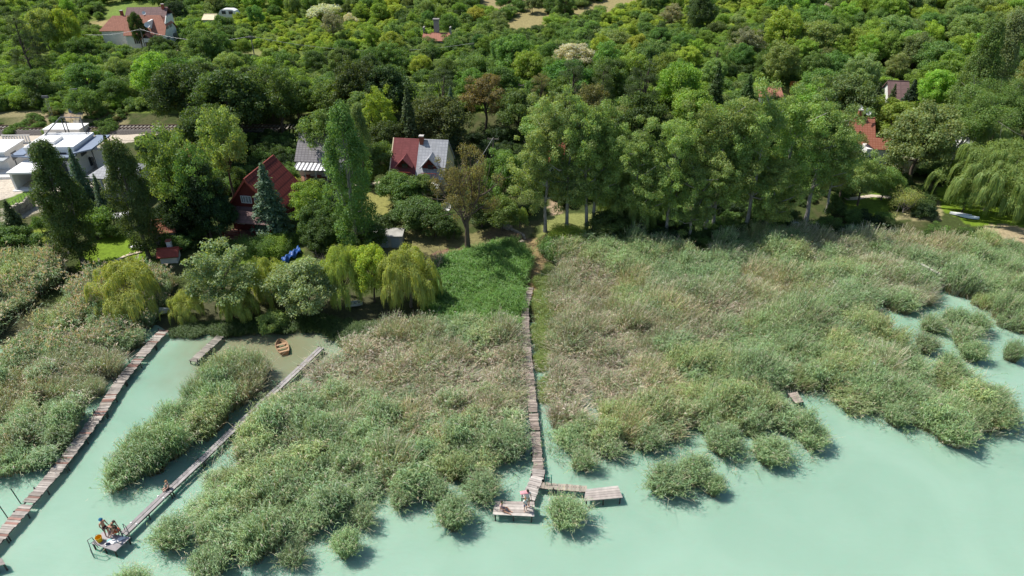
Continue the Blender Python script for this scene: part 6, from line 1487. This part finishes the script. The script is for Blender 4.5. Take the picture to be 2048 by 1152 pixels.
# ------------------------------------------------------------------ people
M['skin'] = surf('skin_tan', (.50, .27, .18), .55, 20, .08); M['skin_light'] = surf('skin_fair', (.62, .38, .29), .55, 20, .08)
def cloth(name, c): return surf(name, c, .85, 9, .2)
M['hair_dark'] = surf('dark_hair', (.035, .022, .015), .6, 30, .4); M['hair_fair'] = surf('fair_hair', (.36, .20, .09), .6, 30, .3)
def skin_mesh(name, V, E, R, mats, root=0, sub=2, parent=None):
    me = bpy.data.meshes.new(name); me.from_pydata([tuple(v) for v in V], E, []); me.update()
    for m_ in mats: me.materials.append(m_)
    o = link(name, me, parent); s = o.modifiers.new('skin', 'SKIN'); s.use_smooth_shade = True; s.branch_smoothing = .3
    for i, d in enumerate(me.skin_vertices[0].data): d.radius = R[i] if isinstance(R[i], tuple) else (R[i], R[i]); d.use_root = (i == root)
    u = o.modifiers.new('sub', 'SUBSURF'); u.levels = sub-1; u.render_levels = sub; return o
def person(loc, rz, J, skin, label, scale=1.0, hair='hair_dark', shorts=None, top=None, cap=None, dress=None, long_hair=False):
    """J: joint positions in metres, facing -y. One continuous skin body with neck, face, five fingered hands and feet"""
    t = thing('person', loc, rz, label, 'person'); t.scale = (scale,)*3
    names = list(J); V = [Vector(J[n]) for n in names]; ix = {n: i for i, n in enumerate(names)}
    rad = dict(pelvis=(.135, .105), waist=(.12, .09), chest=(.155, .105), collar=(.10, .075), neck=.052, head0=(.070, .080), head1=(.082, .098), head2=(.055, .065), nose=.016,
               shoL=.062, elbL=.040, wriL=.027, palL=(.040, .020), shoR=.062, elbR=.040, wriR=.027, palR=(.040, .020), hipL=.088, kneL=.056, ankL=.036, toeL=(.042, .026), hipR=.088, kneR=.056, ankR=.036, toeR=(.042, .026))
    E = [('pelvis', 'waist'), ('waist', 'chest'), ('chest', 'collar'), ('collar', 'neck'), ('neck', 'head0'), ('head0', 'head1'), ('head1', 'head2'), ('head1', 'nose')]
    for s in 'LR': E += [('collar', 'sho'+s), ('sho'+s, 'elb'+s), ('elb'+s, 'wri'+s), ('wri'+s, 'pal'+s), ('pelvis', 'hip'+s), ('hip'+s, 'kne'+s), ('kne'+s, 'ank'+s), ('ank'+s, 'toe'+s)]
    E = [(ix[a], ix[b]) for a, b in E]; R = [rad[n] for n in names]
    for s in 'LR':      # four fingers of different lengths, slightly curled, and a thumb from the side of the palm
        p = V[ix['pal'+s]]; d = (p - V[ix['wri'+s]]).normalized(); sd = d.cross(Vector((0, 1, .2))).normalized(); dn = Vector((0, -.4, -.2))
        for k, (o_, L) in enumerate(((-.030, .070), (-.010, .080), (.011, .076), (.031, .060))):
            a = p + sd*o_ + d*.045; b = a + d*L*.55 + dn*.01; c = b + (d + dn*.8).normalized()*L*.45; n0 = len(V); V += [a, b, c]; R += [.010, .009, .008]; E += [(ix['pal'+s], n0), (n0, n0+1), (n0+1, n0+2)]
        a = p - d*.02 + sd*.045; b = a + (d+sd).normalized()*.045; n0 = len(V); V += [a, b]; R += [.012, .010]; E += [(ix['pal'+s], n0), (n0, n0+1)]
    body = skin_mesh('body', V, E, R, [M[skin]], ix['pelvis'], 2, t)
    h1 = Vector(J['head1']); up = (Vector(J['head2']) - Vector(J['head0'])).normalized(); fw = (Vector(J['nose'])-h1).normalized(); sd = up.cross(fw).normalized()
    f = MB()
    for s in (-1, 1): c = h1 + fw*.092 + sd*s*.032 + up*.01; f.cyl(c, c+fw*.008, .012, 8, 0, (.05, .04, .04))
    f.build('eyes', M['matte'], t); f = MB(); c = h1 + fw*.085 - up*.055; f.cyl(c-sd*.025, c+sd*.025, .008, 6, 0, (.45, .12, .11)); f.build('mouth', M['matte'], t)
    f = MB()
    for s in (-1, 1): c = h1 + sd*s*.088; f.cyl(c-up*.022, c+up*.03, .014, 7, 0, (.55, .30, .21)); 
    f.build('ears', M['matte'], t)
    def capmesh(name, mat, lift, r, brim=0, low=0.0):
        bm = bmesh.new(); bmesh.ops.create_uvsphere(bm, u_segments=16, v_segments=10, radius=r)
        bmesh.ops.delete(bm, geom=[v for v in bm.verts if v.co.z < -r*(.15+low)], context='VERTS')
        q = Matrix((sd, -fw, up)).transposed().to_4x4()
        for v in bm.verts: v.co.x *= .90; v.co.y *= 1.08
        if brim:
            ring = [bm.verts.new((math.cos(a*math.pi/8)*(r+brim), math.sin(a*math.pi/8)*(r+brim)*1.05, -.02)) for a in range(16)]; r2 = [bm.verts.new((math.cos(a*math.pi/8)*r*.88, math.sin(a*math.pi/8)*r*1.04, .0)) for a in range(16)]
            for a in range(16): bm.faces.new((ring[a], ring[(a+1) % 16], r2[(a+1) % 16], r2[a]))
        bm.transform(Matrix.Translation(h1 + up*lift - fw*.012) @ q); me = bpy.data.meshes.new(name); bm.to_mesh(me); bm.free(); me.materials.append(mat)
        for pl in me.polygons: pl.use_smooth = True
        o = link(name, me, t); sl_ = o.modifiers.new('s', 'SOLIDIFY'); sl_.thickness = .012; return o
    capmesh('hair', M[hair], .022, .108, low=.35 if long_hair else 0)
    if cap: capmesh('cap', cloth('cap_cloth', cap), .045, .112, brim=.03)
    def garment(name, jn, ed, rr, c):
        return skin_mesh(name, [Vector(J[n]) if isinstance(n, str) else Vector(n) for n in jn], ed, rr, [cloth(name+'_cloth', c)], 0, 1, t)
    mid = lambda a, b, u: tuple(Vector(J[a]).lerp(Vector(J[b]), u))
    if shorts: garment('shorts', ['pelvis', 'waist', 'hipL', mid('hipL', 'kneL', .6), 'hipR', mid('hipR', 'kneR', .6)], [(0, 1), (0, 2), (2, 3), (0, 4), (4, 5)], [(.15, .12), (.132, .10), .105, .095, .105, .095], shorts)
    if top: garment('shirt', ['waist', 'pelvis', 'chest', 'collar', 'shoL', mid('shoL', 'elbL', .55), 'shoR', mid('shoR', 'elbR', .55)], [(0, 1), (0, 2), (2, 3), (3, 4), (4, 5), (3, 6), (6, 7)], [(.145, .11), (.15, .12), (.172, .122), (.105, .085), .078, .062, .078, .062], top)
    if dress: garment('dress', ['pelvis', 'waist', 'chest', 'collar', 'shoL', 'shoR', mid('hipL', 'kneL', .7), mid('hipR', 'kneR', .7)], [(0, 1), (1, 2), (2, 3), (3, 4), (3, 5), (0, 6), (0, 7)], [(.17, .14), (.15, .12), (.172, .12), (.10, .08), .07, .07, .15, .15], dress)
    return t
def stand(lean=0., arms=((.27, -.05, .85), (-.27, -.05, .85)), step=.0):
    """lean: forward bend in radians"""
    def B(x, y, z):
        dz = z-.98; return (x, y*math.cos(lean) - dz*math.sin(lean), .98 + dz*math.cos(lean) + y*math.sin(lean)*0)
    J = dict(pelvis=(0, 0, .98), waist=B(0, 0, 1.12), chest=B(0, .01, 1.32), collar=B(0, .01, 1.46), neck=B(0, 0, 1.54), head0=B(0, -.01, 1.60), head1=B(0, -.015, 1.68), head2=B(0, 0, 1.77), nose=B(0, -.115, 1.665))
    for s, a in (('L', arms[0]), ('R', arms[1])):
        sx = 1 if s == 'L' else -1; sh = B(.20*sx, .01, 1.43); J['sho'+s] = sh; w_ = Vector(a); S = Vector(sh); e = (S+w_)/2 + Vector((.04*sx, .10, -.04)); J['elb'+s] = tuple(e); J['wri'+s] = tuple(w_); d = (w_-e).normalized(); J['pal'+s] = tuple(w_+d*.075)
        J['hip'+s] = (.10*sx, 0, .92); J['kne'+s] = (.115*sx, -.03 + step*sx*.5, .50); J['ank'+s] = (.12*sx, .03+step*sx, .075); J['toe'+s] = (.13*sx, -.13+step*sx, .035)
    return J
def sit(leg='hang', arms=((.24, -.22, .28), (-.24, -.22, .28)), h=.12):
    J = dict(pelvis=(0, 0, h), waist=(0, .02, h+.14), chest=(0, .02, h+.34), collar=(0, 0, h+.48), neck=(0, -.02, h+.56), head0=(0, -.04, h+.62), head1=(0, -.05, h+.70), head2=(0, -.03, h+.79), nose=(0, -.15, h+.68))
    for s, a in (('L', arms[0]), ('R', arms[1])):
        sx = 1 if s == 'L' else -1; S = Vector((.19*sx, .01, h+.45)); J['sho'+s] = tuple(S); w_ = Vector(a); e = (S+w_)/2 + Vector((.08*sx, .06, -.02)); J['elb'+s] = tuple(e); J['wri'+s] = tuple(w_); J['pal'+s] = tuple(w_+(w_-e).normalized()*.07)
        J['hip'+s] = (.10*sx, -.03, h-.01)
        if leg == 'hang': J['kne'+s] = (.12*sx, -.44, h-.01); J['ank'+s] = (.13*sx, -.48, h-.42); J['toe'+s] = (.13*sx, -.62, h-.46)
        else: J['kne'+s] = (.16*sx, -.40, h+.10+.08*sx); J['ank'+s] = (.10*sx, -.76, .06); J['toe'+s] = (.12*sx, -.90, .07)
    return J
def at(px, py, z): x, y = G(px, py, z); return (x, y, z)
person(at(216, 1071, .70), RAD(70), stand(arms=((.25, -.12, .95), (-.22, -.16, 1.0))), 'skin', 'bare chested person in blue cap and dark shorts standing on the grey bathing platform', cap=(.04, .16, .30), shorts=(.03, .025, .04))
person(at(229.5, 1068.5, .70), RAD(75), stand(lean=.65, arms=((.12, -.55, .72), (-.14, -.50, .78)), step=.12), 'skin', 'person in grey brown dress bending beside the orange float on the grey platform', .97, dress=(.17, .14, .11), long_hair=True)
person(at(236, 1068, .70), RAD(-15), stand(lean=.95, arms=((.10, -.62, .60), (-.16, -.55, .55))), 'skin', 'dark haired person stooping over the orange float on the grey platform', .95, shorts=(.06, .05, .05))
person(at(338, 977, .62), RAD(-55), sit('hang'), 'skin_light', 'fair haired person sitting on the edge of the narrow grey walkway', .95, hair='hair_fair', shorts=(.05, .04, .05))
person(at(1003, 1019, .70), RAD(62), sit('out', arms=((.22, .10, .14), (-.16, -.30, .30))), 'skin', 'dark haired person in pink sitting with legs stretched out on the pale bathing deck', .98, top=(.62, .42, .42), shorts=(.55, .38, .38), long_hair=True)
person(at(1055, 1013, .70), RAD(20), stand(arms=((.20, -.22, 1.0), (-.16, -.24, 1.05))), 'skin', 'dark haired person in white shirt and tan trousers standing on the pale bathing deck', 1.0, top=(.72, .70, .68), shorts=(.52, .40, .30))
person(at(1050.5, 1022, .70), RAD(35), stand(arms=((.22, -.10, .9), (-.12, -.26, 1.02))), 'skin_light', 'child in white top and blue grey shorts standing nearest on the pale bathing deck', .80, hair='hair_fair', top=(.75, .74, .72), shorts=(.13, .16, .27))
# things on the platforms
x, y, z = at(200, 1082, .7); t = thing('yellow_bucket', (x, y, z), 0, 'yellow bucket on the left side of the grey bathing platform', 'bucket')
m = MB(); n = 14; ro, ri = [], []
m.cyl((0, 0, 0), (0, 0, .03), .13, n, 0, (.75, .42, .01)); 
for i in range(n):
    a, b = 2*math.pi*i/n, 2*math.pi*(i+1)/n
    for r0, r1, fl in ((.13, .17, 0), (.12, .16, 1)):
        q = [(r0*math.cos(a), r0*math.sin(a), .01), (r0*math.cos(b), r0*math.sin(b), .01), (r1*math.cos(b), r1*math.sin(b), .32), (r1*math.cos(a), r1*math.sin(a), .32)]; m.poly(q if not fl else q[::-1], 0, (.80, .46, .01))
    m.poly([(.17*math.cos(a), .17*math.sin(a), .32), (.17*math.cos(b), .17*math.sin(b), .32), (.16*math.cos(b), .16*math.sin(b), .32), (.16*math.cos(a), .16*math.sin(a), .32)], 0, (.8, .46, .01))
m.build('pail', M['paint'], t); t.scale = (1.35, 1.35, 1.35)
m = MB()
for i in range(8): a, b = math.pi*i/8, math.pi*(i+1)/8; m.cyl((.165*math.cos(a), .05, .3+.17*math.sin(a)), (.165*math.cos(b), .05, .3+.17*math.sin(b)), .008, 5)
m.build('bucket_handle', M['metal'], t)
def towel(px, py, rz, L, W, c, label, z=.705):
    x, y, z = at(px, py, z); X = np.linspace(-L/2, L/2, 10); Y = np.linspace(-W/2, W/2, 7); g = np.random.default_rng(int(px))
    V = np.array([(a, b, .03+.03*math.sin(a*9+b*5)+.012*g.random()) for a in X for b in Y]); F = np.array([[i*7+j, (i+1)*7+j, (i+1)*7+j+1, i*7+j+1] for i in range(9) for j in range(6)])
    me = npmesh('towel', V, F, [cloth('towel_cloth', c)], smooth=True); o = link('towel', me); o.location = (x, y, z); o.rotation_euler = (0, 0, rz); o.modifiers.new('s', 'SOLIDIFY').thickness = .015; props(o, label, 'towel')
towel(222, 1085, RAD(35), .75, .35, (.80, .82, .84), 'crumpled white towel in the middle of the grey platform'); towel(238, 1080, RAD(35), .85, .32, (.86, .86, .86), 'white towel nearer the right corner of the grey platform'); towel(218.5, 1081.5, RAD(20), .32, .25, (.25, .50, .52), 'small teal cloth beside the crumpled white towel')
x, y, z = at(216, 1089, .705); t = thing('small_bag', (x, y, z), .4, 'small dark bag near the front edge of the grey platform', 'bag'); m = MB(); m.hexa([(-.16, -.09, 0), (.16, -.09, 0), (.16, .09, 0), (-.16, .09, 0), (-.13, -.05, .16), (.13, -.05, .16), (.13, .05, .16), (-.13, .05, .16)], 0, (.06, .07, .12)); m.build('bag_body', M['matte'], t, .03); m = MB(); m.cyl((-.08, 0, .15), (0, 0, .24), .012, 5, 0, (.06, .06, .1)); m.cyl((0, 0, .24), (.08, 0, .15), .012, 5, 0, (.06, .06, .1)); m.build('bag_handle', M['matte'], t)
a = Vector(at(218, 1088, .74)); b = Vector(at(201, 1107, .55)); m = MB(); m.cyl((0, 0, 0), tuple(b-a), .016, 6, 0, (.62, .58, .36)); o = m.build('landing_net_pole', M['paint']); o.location = a; props(o, 'long pale pole sticking out over the front edge of the grey platform', 'pole')
x, y, z = at(232.5, 1067, .72); bm = bmesh.new(); bmesh.ops.create_uvsphere(bm, u_segments=18, v_segments=10, radius=.26)
for v in bm.verts: v.co.z *= .45; v.co.x *= 1.25; v.co.z += .30 + .04*math.sin(v.co.x*14)
me = bpy.data.meshes.new('orange_float'); bm.to_mesh(me); bm.free(); me.materials.append(cloth('orange_vinyl', (.80, .17, .06)))
for pl in me.polygons: pl.use_smooth = True
o = link('orange_float', me); o.location = (x, y, z); props(o, 'orange inflatable float held by the stooping people', 'float')
t = thing('camp_stool', at(226, 1071, .70), .5, 'light folding stool frame between the people on the grey platform', 'stool'); m = MB(); m.box(-.2, .2, -.18, .18, .40, .43, 0, (.5, .3, .25)); m.build('seat', M['paint'], t)
for s in (-.17, .17): m = MB(); m.cyl((s, -.17, 0), (s, .17, .4), .012, 5); m.cyl((s, .17, 0), (s, -.17, .4), .012, 5); m.build('leg', M['metal'], t)
for (px, py, l) in ((316, 992.5, 'small white object left of the sitting person, on the walkway edge'), (327, 996, 'small white cap on the right edge of the walkway below the sitting person'), (262, 1046, 'white post cap left side of the walkway near the platform'), (273, 1048, 'white post cap right side of the walkway near the platform')):
    m = MB(); m.cyl((0, 0, -.1), (0, 0, .05), .09, 10, 0, (.85, .85, .82), r2=.06); o = m.build('post_cap', M['paint']); o.location = at(px, py, .62); props(o, l, 'post cap')
x, y, z = at(1046, 990, 1.62); m = MB(); 
Vt = np.array([(a, b*.18, .25*math.cos(a*2.3)*.3 - abs(b)*.05) for a in np.linspace(-.45, .25, 9) for b in (-1, -.3, .3, 1)]); Ft = np.array([[i*4+j, (i+1)*4+j, (i+1)*4+j+1, i*4+j+1] for i in range(8) for j in range(3)])
me = npmesh('pink_towel', Vt, Ft, [cloth('pink_cloth', (.75, .36, .40))], smooth=True); o = link('pink_towel', me); pos = at(1055, 1013, .7); o.location = (pos[0]-.12, pos[1]+.02, .7+1.50); o.rotation_euler = (0, .1, .2); o.modifiers.new('s', 'SOLIDIFY').thickness = .02; props(o, 'pink towel slung over the shoulder of the person in white', 'towel')

# ------------------------------------------------------------------ labels of the hillside trees: look, then the landmark beside them
def label_trees():
    size = lambda k, h, rad: ('tall' if h > 10.5 else 'low' if h < 5 else 'broad' if rad > 4.6 else 'small' if rad < 2.6 else 'medium')
    tn = dict(dark='dark green', mid='green', bright='bright green', olive='olive green', soft='soft green', pine='dull green', lime='lime green', deep='very dark', light='pale green')
    kd = dict(broad='leafy tree', round='round crowned tree', shrub='shrub', airy='airy tree', walnut='spreading tree', pine='pine')
    todo = []
    for x, y, rad, t, k, ti, h in placed:
        if 'auto' not in t.keys(): continue
        del t['auto']; px, py, _ = project(x, y, t.location.z + h*.6)
        ds = sorted(((px-a)**2 + (1.6*(py-b))**2, n, a, b) for n, a, b in LM); _, n1, a, b = ds[0]
        dx, dy = px-a, py-b; near = 'just ' if math.hypot(dx, dy) < 60 else ''
        rel = ('right of' if dx > 0 else 'left of') if abs(dx) > 1.3*abs(dy) else ('above' if dy < 0 else 'below')
        if abs(dx) > 30 and abs(dy) > 18 and abs(dx) < 3.2*abs(dy): rel = ('above and ' if dy < 0 else 'below and ') + ('right of' if dx > 0 else 'left of')
        todo.append([size(k, h, rad), tn[ti], kd[k], near, rel, n1, px, py, t])
    groups = {}
    for r in todo: groups.setdefault((r[0], r[1], r[2], r[3], r[4], r[5]), []).append(r)
    od = ['leftmost', 'second from left', 'third from left', 'fourth from left', 'fifth from left', 'sixth from left', 'seventh from left', 'eighth from left', 'ninth from left', 'tenth from left']
    for key, rs in groups.items():
        rs.sort(key=lambda r: r[6]); s, c, kk, near, rel, lm = key; base = f'{s} {c} {kk}'
        for i, r in enumerate(rs):
            if len(rs) == 1: r[8]['label'] = f'{base} {near}{rel} {lm}'
            else: r[8]['label'] = (f'{od[i]} {c} {kk} {near}{rel} {lm}' if i < 10 else f'{base}, number {i+1} from left, {near}{rel} {lm}')
    # sizes were dropped from numbered labels: make sure nothing repeats
    seen = {}
    for r in todo:
        l = r[8]['label']
        if l in seen: l = l.replace(' green', f' {r[0]} green', 1) if ' green' in l else r[0] + ' ' + l
        if l in seen: l = r[0] + ' ' + l
        seen[l] = 1; r[8]['label'] = ' '.join(l.split()[:16])
label_trees()
